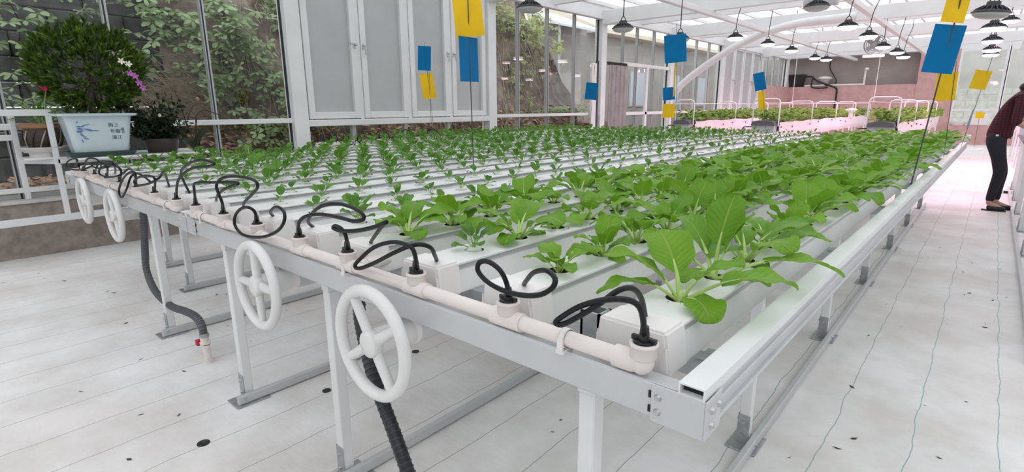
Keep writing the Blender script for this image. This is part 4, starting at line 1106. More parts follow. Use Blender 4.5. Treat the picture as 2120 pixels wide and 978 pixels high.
    for side in (-1, 1):
        t2 = thing('support_string', 'thin white string stretched along the %s side of %s' % ('window' if side < 0 else 'aisle', SN[si]), 'string', (sx+side*wd*.6, y0, 1.33), world=True)
        MB().cyl((sx+side*wd*.6, y0+.12, 1.36), (sx+side*wd*.6, y1-.3, 1.36), .004, n=5).build('string', M['cap'], t2)

# thin white cords hanging from the roof at the far end
for x, y0_, lab in ((-5.15, 20., 'window-side'), (-2.78, 19.5, 'aisle-side')):
    t = thing('hanging_rope', 'thin white rope hanging from the roof before the far wall, %s one' % lab, 'cord', (x, y0_, 1.4), world=True)
    MB().cyl((x, y0_, 1.40), (x, y0_, 3.445), .011, n=6).build('rope', M['cap'], t)

# ------------------------------------------------------------------ things on the far wall ledge
t = thing('waste_bin', 'black plastic bin standing on the far wall ledge in the corner', 'bin', (-6.25, YE+.1, 2.04), world=True)
x, y, z = -6.22, YE+.28, 2.04
b = MB(); b.add([(x+sx*w, y+sy*w*.7, zz) for w, zz in ((.22, z), (.28, z+.44)) for sx, sy in ((-1, -1), (1, -1), (1, 1), (-1, 1))], [(3, 2, 1, 0), (4, 5, 6, 7), (0, 1, 5, 4), (1, 2, 6, 5), (2, 3, 7, 6), (3, 0, 4, 7)]); b.build('body', M['black'], t)
MB().box((x-.31, y-.22, z+.44), (x+.31, y+.22, z+.49), 0, .01).build('lid', M['black'], t)
t = thing('black_pipe', 'black pipe running from the corner bin down over the pinkish wall', 'pipe', (-5.9, YE-.1, 1.2), world=True)
MB().tube([(-5.92, YE-.02, 2.42), (-5.6, YE-.08, 2.42), (-5.45, YE-.1, 2.28), (-5.1, YE-.1, 2.12), (-4.75, YE-.1, 1.98), (-4.68, YE-.1, 1.8), (-4.70, YE-.1, 1.1)], .035, 8, sub=4).build('pipe', M['black'], t)
MB().tube([(-5.55, YE-.1, 2.40), (-5.58, YE-.1, 2.05), (-5.35, YE-.1, 1.98), (-5.0, YE-.1, 1.99)], .028, 8, sub=4).build('branch', M['black'], t)
t = thing('white_pot', 'white flared pot with a lid standing on the far ledge', 'pot', (-5.15, YE+.06, 2.07), world=True)
MB().lathe([(0, 0), (.14, 0), (.19, .26), (.28, .29), (.20, .36), (.05, .40), (0, .40)], 20, xf=Matrix.Translation((-5.22, YE+.29, 2.04))).build('body', M['cap'], t)
t = thing('wall_cable', 'black cable hanging above the white pot on the far wall', 'cable', (-5.1, YE+.1, 2.1), world=True)
MB().tube([(-5.15, YE+.59, 3.1), (-5.15, YE+.58, 2.75), (-5.0, YE+.5, 2.5), (-4.84, YE+.4, 2.25), (-4.88, YE+.2, 2.07), (-5.1, YE-.03, 2.06)], .018, 6, sub=4).build('cable', M['black'], t)
t = thing('white_pipe', 'white pipe along the far ledge turning up at its end', 'pipe', (-5, YE, 2.05), world=True)
MB().cyl((-5.85, YE+.04, 2.075), (-3.85, YE+.04, 2.075), .035, n=8).cyl((-3.85, YE+.04, 2.05), (-3.85, YE+.04, 2.62), .035, n=8).build('pipe', M['cap'], t)
MB().cyl((-3.85, YE-.06, 2.62), (-3.74, YE-.06, 2.62), .045, n=8).build('elbow', M['cap'], t)
t = thing('white_box', 'plain white box on the pinkish curb under the end window', 'box', (-.35, YE-.3, .62), world=True)
MB().box((-.62, YE-.24, .62), (-.13, YE-.02, .98), 0, .02).build('case', M['cap'], t)
MB().box((-.64, YE-.248, .955), (-.11, YE-.01, .985), 0, .008).build('lid', M['cap'], t)
t = thing('oval_basin', 'white oval basin on the curb next to the white box', 'basin', (-.95, YE-.3, .62), world=True)
MB().lathe([(0, 0), (.17, 0), (.24, .12), (.25, .13), (.22, .12), (0, .03)], 20, xf=Matrix.Translation((-.90, YE-.22, .62))).build('bowl', M['cap'], t)
trap('small distant yellow card above the white box', (-.36, 22.9, .0), (-.36, 22.9, 1.10), [('y', (-.36, 22.89, .98), .22, .19, 8, 0, 0)], .006)
t = thing('sprayer_cap', 'white funnel shaped cap standing among the strawberry leaves', 'funnel', (-2.15, 12.6, 1.0), world=True)
MB().lathe([(.04, 0), (.04, .10), (.11, .13), (.105, .15), (.03, .17), (0, .18)], 16, xf=Matrix.Translation((-2.20, 12.9, 1.08))).build('cap', M['cap'], t)
MB().cyl((-2.20, 12.9, 0), (-2.20, 12.9, 1.09), .012, n=8).build('post', M['white'], t)
t = thing('end_block', 'white block on the far corner of the aisle bench', 'block', (-.24, 8.98, .85), world=True)
MB().box((skew(-.345, 8.96), 8.93, .852), (skew(-.255, 8.96), 9.02, .93), 0, .006).build('block', M['cap'], t)

# small bits on the floor
for k, (x, y, r, lab) in enumerate(((-2.18, .59, .021, 'round black floor plug near the camera, between two seams'), (-2.18, 1.13, .018, 'round black floor plug in front of the big handwheel leg row'),
        (-2.19, 1.67, .018, 'round black floor plug seen past the big handwheel'))):
    t = thing('floor_plug', lab, 'plug', (x, y, 0), group='black floor plugs')
    MB().lathe([(r*1.15, 0), (r*1.1, .003), (r, .003), (r*.9, .0015), (0, .0015)], 18).build('plug', M['black'], t)
q = random.Random(3); b = MB()
for k in range(120):
    x, y = (q.uniform(-5.9, -1.0), q.uniform(.3, 3.2)) if k < 90 else (q.uniform(-.5, .5), q.uniform(1.8, 7))
    a = q.uniform(0, 6.28); l = q.uniform(.006, .02)
    d = Vector((math.cos(a), math.sin(a), 0)); s = Vector((-d.y, d.x, 0))*q.uniform(.15, .5); c = Vector((x, y, .002))
    b.add([c-d*l, c+s*l, c+d*l+Vector((0, 0, .004)), c-s*l], [(0, 1, 2, 3)])
tag(b.build('floor_debris', M['bark']), 'tiny dark crumbs and leaf bits scattered over the white floor', 'debris', kind='stuff')

# ------------------------------------------------------------------ bench across the aisle
t = thing('work_bench', 'white steel bench across the aisle that the person leans on', 'bench', (.42, 5, 0), world=True)
b = MB(); b.bar((.36, 3.6, .79), (.36, 11.5, .79), .04, .07, ch=.003); b.build('side_rail', M['alu'], t)
b = MB(); b.bar((.345, 3.6, .835), (.345, 11.5, .835), .05, .02, ch=.002); b.build('top_rail', M['darkgrey'], t)
MB().bar((1.75, 3.6, .79), (1.75, 11.5, .79), .04, .07, ch=.003).build('side_rail', M['alu'], t)
MB().box((.32, 3.6, .006), (.345, 11.5, .045), 0, .003).build('floor_bar', M['alu'], t)
for k in range(7):
    y = 3.9+k*1.25
    MB().box((.36, y-.025, .006), (.41, y+.025, .76), 0, .003).build('leg', M['white'], t)
    MB().box((.33, y-.08, 0), (.46, y+.08, .006), 0, .002).build('foot_plate', M['galv'], t)
    MB().box((.352, y-.03, .006), (.36, y+.03, .14)).build('bracket', M['galv'], t)
    MB().box((1.70, y-.025, 0), (1.75, y+.025, .76), 0, .003).build('leg', M['white'], t)
    MB().box((.38, y-.02, .75), (1.73, y+.02, .79)).build('crossbar', M['galv'], t)
for k in range(4):
    x = .78+.31*k
    t = thing('growing_trough', 'white trapezoid growing trough on the bench across the aisle, %s from the aisle' % ORD[k], 'trough', (x, 3.62, .79), 0, 'growing troughs across the aisle')
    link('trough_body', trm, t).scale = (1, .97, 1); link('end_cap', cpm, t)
t = thing('floor_bracket', 'white bar end with dark tip lying on the floor behind the person', 'bracket', (.32, 10.9, 0), world=True)
MB().box((.18, 10.85, 0), (.46, 10.92, .05), 0, .004).build('bar', M['white'], t)
MB().box((.27, 10.845, .01), (.33, 10.85, .04)).build('tip', M['dark'], t)
# ------------------------------------------------------------------ plant rack and its pots
t = thing('plant_rack', 'white welded steel plant rack standing on the knee wall by the window', 'rack', (-6.3, .9, .5), world=True)
w = .042
def rb(n, p0, p1, ww=w, hh=w): return MB().bar(p0, p1, ww, hh, ch=.004).build(n, M['white'], t)
XF, XK = -6.19, -6.50
rb('top_bar', (XF, -1.2, 1.285), (XF, .925, 1.285), .05, .055)
rb('post', (XF, .90, .385), (XF, .90, 1.26))
rb('bottom_rail', (XF, -1.2, .36), (XF, 2.1, .36), .05, .06)
rb('post', (XF, 2.05, .385), (XF, 2.05, .86))
rb('back_post', (XK, .69, .515), (XK, .69, 1.27))
rb('back_rail', (XK, -1.2, .60), (XK, 2.2, .60), .04, .045)
rb('back_post', (XK, 2.05, .515), (XK, 2.05, .86))
rb('top_bar', (XK, -1.2, 1.07), (XK, .69, 1.07), .04, .05)
rb('cross_bar', (XK, .70, .862), (XF, .90, .862), .05, .045)
rb('cross_bar', (XK, 2.05, .86), (XF, 2.05, .86))
rb('shelf_rail', (XF, .90, .862), (XF, 2.07, .862))
rb('shelf_rail', (XK, .70, .862), (XK, 2.07, .862))
MB().box((XK-.02, .98, .884), (-5.84, 2.1, .900), 0, .003).build('shelf', M['alu_top'], t)
MB().box((XK-.02, .68, .884), (XF+.02, .975, .900), 0, .003).build('shelf', M['alu_top'], t)
t = thing('pot_dish', 'shallow white dish under the dark ribbed pot', 'dish', (-6.36, .86, .90), world=True)
MB().lathe([(0, 0), (.15, 0), (.20, .05), (.205, .05), (.15, .012), (0, .012)], 28, xf=Matrix.Translation((-6.36, .86, .94))).build('bowl', M['cap'], t)
MB().cyl((-6.36, .86, .90), (-6.36, .86, .945), .12, n=20).build('foot', M['cap'], t)

# dark ribbed pot
px, py, pz = -6.36, .86, .953
t = thing('ribbed_pot', 'dark brown ribbed pot with an orange brown rim, behind the rack post', 'pot', (px, py, pz), world=True)
MB().lathe([(0, 0), (.085, 0), (.12, .05), (.135, .12), (.13, .18), (.125, .20)], 28, xf=Matrix.Translation((px, py, pz))).build('body', M['brownpot'], t)
MB().lathe([(.125, .195), (.15, .20), (.155, .235), (.135, .238), (.125, .21), (0, .205)], 28, xf=Matrix.Translation((px, py, pz))).build('rim', M['terra'], t)
for k in range(12):
    a = 2*math.pi*k/12
    MB().tube([(px+r*math.cos(a+.2*i), py+r*math.sin(a+.2*i), pz+z) for i, (r, z) in enumerate(((.09, .01), (.125, .05), (.139, .12), (.134, .18)))], .006, 5, sub=2).build('rib', M['twig'] if k % 2 else M['brownpot'], t)
t = thing('flowering_plant', 'leafy plant with one pink flower growing in the ribbed pot', 'plant', (px, py, pz+.2), world=True)
q = random.Random(8)
for k in range(12):
    leaf_into(MB(), q.uniform(.06, .12), q.uniform(.12, .2), q.uniform(.035, .06), q.uniform(30, 75), q.uniform(20, 70), .2, .003, k, .004, 137*k, (px, py, pz+.2), nu=4, nt=6).build('leaf', [M['leafB'], M['stalkB']], t)
MB().tube([(px+.05, py+.05, pz+.2), (px+.15, py+.03, pz+.36), (px+.26, py+.045, pz+.51)], .004, 6, sub=3).build('flower_stem', M['stalkB'], t)
fl = MB()
for k in range(9):
    leaf_into(fl, .004, .060, .030, 20+25*(k % 3), 10, .3, 0, k, .002, 40*k, (px+.26, py+.045, pz+.51), nu=2, nt=3)
fl.build('flower', [M['pink'], M['pink']], t)

# porcelain planter with podocarp bonsai
t = thing('porcelain_planter', 'pale blue porcelain planter with blue bamboo and Chinese writing, on a dark tray', 'planter', (-6.06, 1.20, .90), world=True)
cx, cy = -6.06, 1.20
def ring(w, d, z, r=.05, n=5):
    out = []
    for sx, sy, a0 in ((1, 1, 0), (-1, 1, 90), (-1, -1, 180), (1, -1, 270)):
        for i in range(n):
            a = R(a0+90*i/(n-1)); out.append((cx+sx*(w-r)+r*math.cos(a), cy+sy*(d-r)+r*math.sin(a), z))
    return out
b = MB(); lv = [ring(.125, .185, .925), ring(.135, .20, .94), ring(.17, .245, 1.245), ring(.205, .285, 1.255), ring(.208, .288, 1.275), ring(.185, .26, 1.277), ring(.16, .235, 1.23)]
n = len(lv[0]); vs = [p for l in lv for p in l]
b.add(vs, [(i*n+k, i*n+(k+1) % n, (i+1)*n+(k+1) % n, (i+1)*n+k) for i in range(len(lv)-1) for k in range(n)], 0, False)
b.add(lv[0], [tuple(range(n))[::-1]]); b.build('body', M['porcelain'], t)
MB().add(ring(.165, .24, 1.243), [tuple(range(n))]).build('soil', M['soil'], t)
b = MB(); l2 = [ring(.16, .235, .90, .08), ring(.185, .26, .945, .08), ring(.178, .253, .948, .08), ring(.15, .225, .915, .08)]; vs = [p for l in l2 for p in l]
b.add(vs, [(i*n+k, i*n+(k+1) % n, (i+1)*n+(k+1) % n, (i+1)*n+k) for i in range(3) for k in range(n)]); b.add(l2[3], [tuple(range(n))]); b.build('tray', M['tray'], t)
# the planter's aisle face leans outward: x as a function of height
def face_x(z): return cx + .135 + (.17-.135)*(z-.94)/.305 + .0015
sl = math.atan2(.035, .305)
def glyphs(body, y, z, size, m):
    c = bpy.data.curves.new('writing', 'FONT'); c.body = body; c.size = size; c.extrude = .0004; c.align_x = 'CENTER'; c.align_y = 'CENTER'; c.space_line = .95
    c.materials.append(m)
    tmp = bpy.data.objects.new('writing', c); COL.objects.link(tmp)
    me = bpy.data.meshes.new_from_object(tmp.evaluated_get(bpy.context.evaluated_depsgraph_get())); bpy.data.objects.remove(tmp); bpy.data.curves.remove(c)
    if not me.materials: me.materials.append(m)
    o = bpy.data.objects.new('writing', me); COL.objects.link(o); o.parent = t
    o.location = Vector((face_x(z)+.0005, y, z)) - Vector((cx, cy, .90))
    o.rotation_euler = (R(90), sl*0, R(90))
    o.rotation_euler = (Matrix.Rotation(sl, 4, 'Y') @ Euler((R(90), 0, R(90))).to_matrix().to_4x4()).to_euler()
    return o
for body, y, z, sz in (('梅', 1.275, 1.172, .040), ('上', 1.315, 1.172, .038), ('世', 1.282, 1.118, .036), ('春', 1.322, 1.116, .042), ('福', 1.357, 1.132, .030), ('印', 1.362, 1.104, .026), ('滿', 1.290, 1.062, .040), ('江', 1.330, 1.062, .038)):
    glyphs(body, y, z, sz, M['inkdark'])
b = MB(); q = random.Random(4)
def stroke(y0, z0, ang, L, W, k=0):
    d = (math.cos(ang), math.sin(ang)); nrm = (-d[1], d[0]); pts = []
    for u, v in ((0, 0), (.35, .5), (.7, .35), (1, 0), (.7, -.3), (.35, -.45)):
        y, z = y0+d[0]*L*u+nrm[0]*W*v, z0+d[1]*L*u+nrm[1]*W*v
        pts.append((face_x(z)+.0004+k*1e-4, y, z))
    b.add(pts, [tuple(range(6))])
for k, (y0, z0, a, L, W) in enumerate(((1.02, 1.17, -.15, .07, .012), (1.05, 1.16, .35, .06, .012), (1.06, 1.15, -.25, .12, .014), (1.14, 1.13, -.1, .05, .012), (1.03, 1.14, -.9, .06, .014), (1.04, 1.10, -.5, .06, .012),
        (1.02, 1.12, .1, .06, .02), (1.03, 1.19, .9, .03, .01), (1.06, 1.07, -.35, .05, .012), (1.05, 1.06, -1.2, .04, .010), (1.08, 1.175, .2, .05, .009), (1.03, 1.155, -.4, .05, .022), (1.10, 1.14, -.6, .04, .01))):
    stroke(y0, z0, a, L, W, k)
b.build('bamboo_print', M['inkblue'], t)

t = thing('podocarp_bonsai', 'dense dark green podocarp bush growing in the pale blue planter', 'bush', (cx, cy, 1.24), world=True)
q = random.Random(21)
MB().tube([(cx, cy, 1.22), (cx+.01, cy-.01, 1.35), (cx-.01, cy+.02, 1.52), (cx, cy, 1.7)], (.03, .012), 8, sub=3).build('trunk', M['bark'], t)
fol = MB(); tips = []
for i in range(420):
    u = q.uniform(-1, 1); a = q.uniform(0, 6.283); s = math.sqrt(1-u*u); r = q.uniform(.55, 1.0)**.6
    p = Vector((cx+.36*s*math.cos(a)*r, cy+.02+.42*s*math.sin(a)*r, 1.66+.38*u*r))
    if p.z < 1.32: continue
    tips.append(p)
for k in range(14):
    p = q.choice(tips); br = MB(); br.tube([(cx, cy, 1.42+.02*k), ((cx+p.x)/2, (cy+p.y)/2, (1.45+p.z)/2+.03), p], (.009, .003), 5, sub=3); br.build('branch', M['bark'], t)
for p in tips:
    out = (p-Vector((cx, cy, 1.55))).normalized()+Vector((0, 0, .35)); out.normalize()
    for j in range(15):
        d = (out + Vector((q.uniform(-1, 1), q.uniform(-1, 1), q.uniform(-.7, 1)))*.85).normalized(); L = q.uniform(.05, .09); W = .018
        s = d.cross(Vector((q.uniform(-1, 1), q.uniform(-1, 1), q.uniform(-1, 1)))).normalized()*W*.5; c = p+out*(.05*(j/15-.5))
        fol.add([c, c+d*L*.45+s, c+d*L, c+d*L*.45-s], [(0, 1, 2, 3)], int(q.random() < .28), False, None, [[(.5, 0), (1, .5), (.5, 1), (0, .5)]])
o = fol.build('leaves', [M['bonsai'], M['bonsai2']], t); o['kind'] = 'stuff'

# dark shrub with buds, strap leaves and orchid spray, all in a pot right of the planter
t = thing('shrub_pot', 'low dark pot hidden behind the trough under the dark shrub', 'pot', (-6.05, 1.72, .90), world=True)
MB().lathe([(0, 0), (.12, 0), (.16, .13), (.17, .135), (.15, .12), (0, .11)], 20, xf=Matrix.Translation((-6.08, 1.70, .90))).build('body', M['brownpot'], t)
t = thing('dark_shrub', 'very dark small leaved shrub with pale buds beside the porcelain planter', 'shrub', (-6.08, 1.70, 1.0), world=True)
sh = MB(); q = random.Random(9)
for k in range(44):
    a = q.uniform(0, 6.283); rr = q.uniform(.08, .33); top = Vector((-6.08+rr*math.cos(a)*.7, 1.68+rr*math.sin(a), q.uniform(1.05, 1.43)))
    st = MB(); st.tube([(-6.08, 1.70, 1.01), ((-6.08+top.x)/2, (1.70+top.y)/2, (1.02+top.z)/2+.02), top], (.006, .002), 5, sub=2); st.build('stem', M['bark'], t)
    for j in range(46):
        f = q.uniform(.25, 1.0); c = Vector((-6.08, 1.70, 1.01)).lerp(top, f)+Vector((q.uniform(-.05, .05), q.uniform(-.05, .05), q.uniform(-.03, .04)))
        d = Vector((q.uniform(-1, 1), q.uniform(-1, 1), q.uniform(-.6, 1))).normalized(); L = q.uniform(.04, .065)
        s = d.cross(Vector((q.uniform(-1, 1), q.uniform(-1, 1), 1))).normalized()*L*.25
        sh.add([c, c+d*L*.5+s, c+d*L, c+d*L*.5-s], [(0, 1, 2, 3)], 0, False, None, [[(.5, 0), (1, .5), (.5, 1), (0, .5)]])
o = sh.build('leaves', M['shrub'], t); o['kind'] = 'stuff'
for p in ((-5.96, 1.72, 1.36), (-5.94, 1.68, 1.25), (-5.97, 1.80, 1.33)):
    MB().lathe([(0, -.02), (.012, -.012), (.016, .002), (.009, .016), (0, .022)], 8, xf=Matrix.Translation(p)).build('bud', M['straw'] if p[2] > 1.3 else M['petal'], t)
t = thing('strap_leaf_plant', 'dark broad strap leaves rising from the trough end beside the shrub', 'plant', (-5.85, 1.90, .90), world=True)
for k, (az, s, l, w, e, d) in enumerate(((70, .03, .30, .10, 84, 12), (25, .03, .24, .10, 70, 40), (110, .03, .26, .09, 66, 35), (-40, .03, .22, .08, 45, 30), (200, .03, .25, .08, 55, 40))):
    leaf_into(MB(), s, l, w, e, d, .2, .003, k, .006, az, (-5.86, 1.92, .90), nu=4, nt=8).build('leaf', [M['shrub'], M['bark']], t)
t = thing('bare_branch_plant', 'thin bare dark branches with one orange bud before the window', 'plant', (-6.0, 2.0, .90), world=True)
MB().tube([(-5.98, 1.98, .90), (-5.99, 2.0, 1.15), (-6.02, 2.03, 1.25), (-6.05, 2.12, 1.30), (-6.05, 2.22, 1.26), (-6.05, 2.32, 1.23)], (.008, .004), 6, sub=4).build('branch', M['bark'], t)
MB().tube([(-5.98, 1.98, .90), (-6.0, 1.92, 1.15), (-6.03, 1.90, 1.35), (-6.05, 1.87, 1.5)], (.006, .003), 6, sub=4).build('branch', M['bark'], t)
MB().tube([(-6.0, 1.93, 1.2), (-6.02, 2.0, 1.33), (-6.04, 2.1, 1.37)], (.005, .003), 6, sub=4).build('branch', M['bark'], t)
MB().lathe([(0, -.025), (.016, -.012), (.02, .006), (.008, .025), (0, .028)], 8, xf=Matrix.Translation((-6.03, 2.06, 1.40))).build('bud', M['terra'], t)
t = thing('orchid_spray', 'arching orchid spray with purple and pale flowers next to the podocarp', 'flower', (-6.05, 1.56, 1.0), world=True)
MB().tube([(-6.06, 1.58, 1.02), (-6.03, 1.50, 1.4), (-5.85, 1.42, 1.62), (-5.74, 1.40, 1.71), (-5.72, 1.46, 1.62), (-5.72, 1.53, 1.46)], .0035, 6, sub=4).build('flower_stem', M['stalkB'], t)
for k, (y, z, m) in enumerate(((1.47, 1.72, 'petal'), (1.52, 1.70, 'petal'), (1.52, 1.62, 'purple'), (1.555, 1.60, 'purple'), (1.575, 1.545, 'purple'), (1.60, 1.50, 'purple'))):
    fb = MB()
    for j in range(5): leaf_into(fb, .003, .028, .021, 25, 20, .2, 0, j, .002, 72*j+10*k, (0, 0, 0), nu=2, nt=3)
    me = fb.mesh('flower', [M[m], M[m]]); o = link('flower', me, t); o.location = Vector((-5.70, y-.085, z-.01))-Vector((-6.05, 1.56, 1.0)); o.rotation_euler = (0, R(80), 0)

# ------------------------------------------------------------------ outside the windows
tag(MB().box((-30, -14, -.2), (G-.36, 40, .48)).build('ground', M['earth']), 'bare earth outside the long window wall', 'ground', kind='structure')
t = thing('retaining_wall', 'dark weathered block wall outside behind the podocarp bush', 'wall', (-8.6, 0, .48), world=True)
q = random.Random(2); r = 0; z = .48
while z < 4.6:
    y = -4.0-(r % 2)*.4; h = .29
    while y < 2.75:
        L = .78; x = -8.62+q.uniform(-.03, .03)-.10*(z-.5)
        MB().box((x-.3, y+.006, z), (x, min(y+L-.008, 2.9), z+h-.012), 0, .012).build('block', M['block'], t); y += L
    z += h; r += 1
def bank_x(y, z):
    return -7.75-(z-.45)*.36 - .16*math.sin(y*1.7+z*2.3)-.10*math.sin(y*4.1-z*3.7)-.5*max(0, y-10)*.25
b = MB(); ny, nz = 70, 40; vs = []
for i in range(ny+1):
    y = 2.5+11.5*i/ny; top = 4.6 if y < 10.2 else max(.5, 4.6-2.6*(y-10.2))
    for j in range(nz+1):
        z = .40+top*j/nz; vs.append((bank_x(y, z)+q.uniform(-.05, .05), y, z))
b.add(vs, [(i*(nz+1)+j, i*(nz+1)+j+1, (i+1)*(nz+1)+j+1, (i+1)*(nz+1)+j) for i in range(ny) for j in range(nz)], 0, True)
tag(b.build('earth_bank', M['earth']), 'steep brown earth bank outside the windows', 'bank', kind='structure')
b = MB()
for k in range(6500):
    y = q.uniform(.3, 13); z = .49+abs(q.gauss(0, .34)); x = bank_x(y, z)+.05+(q.uniform(0, .75) if z < .62 else 0)
    if y < 2.5 and z > .6: continue
    a = q.uniform(0, 6.28); l = q.uniform(.03, .065)
    d = Vector((math.cos(a), math.sin(a), q.uniform(-.4, .6))).normalized(); s = d.cross(Vector((q.uniform(.2, 1), 0, 1))).normalized()*l*.5; c = Vector((x, y, z+.01))
    b.add([c-d*l, c+s+Vector((.012, 0, .006)), c+d*l, c-s], [(0, 1, 2, 3)])
tag(b.build('leaf_litter', M['litter']), 'dead brown leaves lying along the foot of the earth bank', 'leaves', kind='stuff')
b = MB()
for k in range(520):
    y = q.gauss(2.45, .28); z = q.gauss(1.42, .16); x = (-8.1 if y < 2.6 else bank_x(y, z)+.1)+q.uniform(-.1, .2)
    L = q.uniform(.15, .5); d = Vector((q.uniform(-.2, .3), q.uniform(.2, 1), q.uniform(-1, .25))).normalized()
    s = Vector((.003, 0, .003)); c = Vector((x, y-.15, z+.1)); e = c+d*L*.6+Vector((.03, 0, -.02)); f = e+(d+Vector((0, 0, -.5)))*L*.4
    b.add([c-s, c+s, e+s, e-s, f], [(0, 1, 2, 3), (3, 2, 4)])
for k in range(700):
    y = q.uniform(3, 10.6); z = q.uniform(.7, 3.4); x = bank_x(y, z)+.06
    L = q.uniform(.2, .7); d = Vector((.25, q.uniform(-.6, .6), -1)).normalized(); s = Vector((0, .005, .003)); c = Vector((x, y, z)); e = c+d*L
    b.add([c-s, c+s, e+s, e-s], [(0, 1, 2, 3)])
tag(b.build('dry_grass', M['twig']), 'dry straw and thin roots hanging on the earth bank', 'dry grass', kind='stuff')

def vine_leaf(seed, yl):
    q = random.Random(seed); b = MB()
    for k in range(5):
        az = -110+55*k+q.uniform(-12, 12)
        leaf_into(b, .02, q.uniform(.075, .105), q.uniform(.048, .062), q.uniform(-5, 25), q.uniform(20, 55), .25, .003, seed*7+k, .0015, az, (0, 0, 0), nu=2, nt=4)
    return b.mesh('leaf', [M['vineY' if yl else 'vine'], M['stalkB']])
VL = [vine_leaf(i, False) for i in range(5)]; VY = [vine_leaf(20+i, True) for i in range(5)]
def vine(label, path, spread, n, lib, x=None, sc=(.8, 1.3)):
    """path: (y, z) points down the bank"""
    t = thing('climbing_vine', label, 'vine', (-8.3, path[0][0], path[0][1]), group='climbing vines outside the windows', world=True)
    def X(y, z): return (-8.45-.10*(z-.5) if y < 2.75 else bank_x(y, z)) + .10 if x is None else x
    q = random.Random(int(path[0][0]*100)+n)
    MB().tube([(X(y, z), y, z) for y, z in path], (.014, .005), 6, sub=4).build('stem', M['bark'], t)
    for k in range(n):
        f = q.random()*(len(path)-1); i = min(int(f), len(path)-2); u = f-i
        y = path[i][0]*(1-u)+path[i+1][0]*u+q.gauss(0, spread); z = path[i][1]*(1-u)+path[i+1][1]*u+q.gauss(0, spread*.8)
        o = link('leaf', q.choice(lib), t); o.location = Vector((X(y, z)+q.uniform(.02, .28), y, z))-Vector(t['base'])
        o.rotation_euler = (q.uniform(-.5, .5), R(35)+q.uniform(-.5, .6), q.uniform(-.9, .9)); s = q.uniform(*sc); o.scale = (s, s, s)
vine('pale broad leaved vine hanging over the dark block wall in the window corner', [(1.0, 2.75), (1.15, 2.35), (1.1, 2.0)], .16, 34, VL)
vine('small pale vine sprig on the block wall above the podocarp bush', [(1.75, 2.7), (1.8, 2.4)], .12, 12, VL)
vine('pale vine sprig low between the podocarp bush and the dry grass', [(2.05, 2.2), (2.15, 1.9), (2.25, 1.65)], .09, 26, VL)
vine('big pale leaved vine hanging thickly over the straw on the bank', [(2.3, 2.9), (2.55, 2.5), (2.8, 2.15), (2.95, 1.75), (3.0, 1.5)], .15, 150, VL)
vine('long vine trailing down the bank toward the first white post', [(3.1, 3.0), (3.3, 2.55), (3.5, 2.1), (3.8, 1.65), (4.0, 1.2)], .17, 170, VL)
vine('dark vine low on the bank above the dead leaves', [(3.2, 1.4), (3.4, 1.1), (3.9, .9)], .18, 60, VL, sc=(.6, 1.))
vine('sparse vine high on the bank by the first white post', [(4.1, 3.2), (4.3, 2.6), (4.5, 2.0)], .16, 50, VL)
vine('leafy vine low under the pink flower outside the window', [(.95, 1.6), (1.1, 1.3), (1.3, 1.15)], .14, 40, VL, x=-7.6, sc=(.6, 1.))
vine('yellowing vine hanging high past the frosted casements', [(8.7, 3.6), (9.2, 3.25), (9.9, 3.1), (10.6, 3.05)], .28, 130, VY)
vine('yellow green vine curtain hanging before the pale blue sheet', [(10.9, 3.9), (11.2, 3.3), (11.5, 2.7)], .2, 80, VY)
vine('low green creeper along the foot of the bank past the casements', [(9.2, 1.15), (10.2, 1.2), (11.4, 1.25), (12.2, 1.15)], .10, 90, VL, x=-8.1, sc=(.5, .9))
vine('hanging vine strands with few leaves in the middle of the bank', [(9.4, 3.3), (9.9, 2.7), (10.2, 2.1)], .3, 60, VY, sc=(.5, .9))
vine('thin vine strands on the bank behind the low creeper', [(9.3, 2.3), (9.6, 1.8), (9.9, 1.4)], .2, 34, VY, sc=(.5, .9))
t = thing('outbuilding', 'grey outbuilding with a beige roof seen through the windows past the curtain', 'building', (-10.3, 20, .48), world=True)
MB().box((-16, 12.4, .40), (-10.2, 30, 3.72)).build('wall', M['outwall'], t)
b = MB(); b.prism([(-9.7, 15.2, 3.62), (-9.7, 15.2, 3.74), (-13, 15.2, 5.2), (-16.4, 15.2, 3.74), (-16.4, 15.2, 3.62)], (0, 15.2, 0)); b.build('roof', M['outroof'], t)
for y in (18, 21, 24):
    f = MB().box((-10.21, y, 1.3), (-10.16, y+1.2, 2.6), 0, .01).build('window_frame', M['grey_mullion'], t)
    MB().box((-10.17, y+.06, 1.36), (-10.15, y+1.14, 2.54)).build('pane', M['bluewhite'], f)
t = thing('sheet_awning', 'pale blue metal sheet awning outside behind the yellowing vine', 'awning', (-10.4, 13.6, .48), world=True)
b = MB(); b.prism([(-9.3, 12.6, 3.50), (-9.3, 12.6, 3.56), (-11.2, 12.6, 4.25), (-11.2, 12.6, 4.19)], (0, 2.3, 0)); b.build('sheet', M['bluewhite'], t)
for y in (12.8, 14.7):
    MB().cyl((-9.5, y, .48), (-9.5, y, 3.58), .035, n=8).build('post', M['grey_mullion'], t)
t = thing('boundary_wall', 'pale block wall outside the end window', 'wall', (0, 27, 0), world=True)
M['paleblock'] = mat('pale_green_grey_block', (.50, .52, .47), .85, var=.14, scale=6)
for r in range(9):
    for k in range(10):
        x = -4+k*.62-(r % 2)*.31
        MB().box((x, 27, r*.21), (x+.605, 27.2, r*.21+.198), 0, .006).build('block', M['paleblock'], t)
t = thing('grey_shed', 'plain grey building beyond the pale block wall', 'building', (0, 30, 0), world=True)
MB().box((-12, 30, 0), (6, 34, 5)).build('wall', M['outwall'], t)
MB().box((-12.2, 29.8, 5), (6.2, 34.2, 5.15)).build('roof', M['outroof'], t)

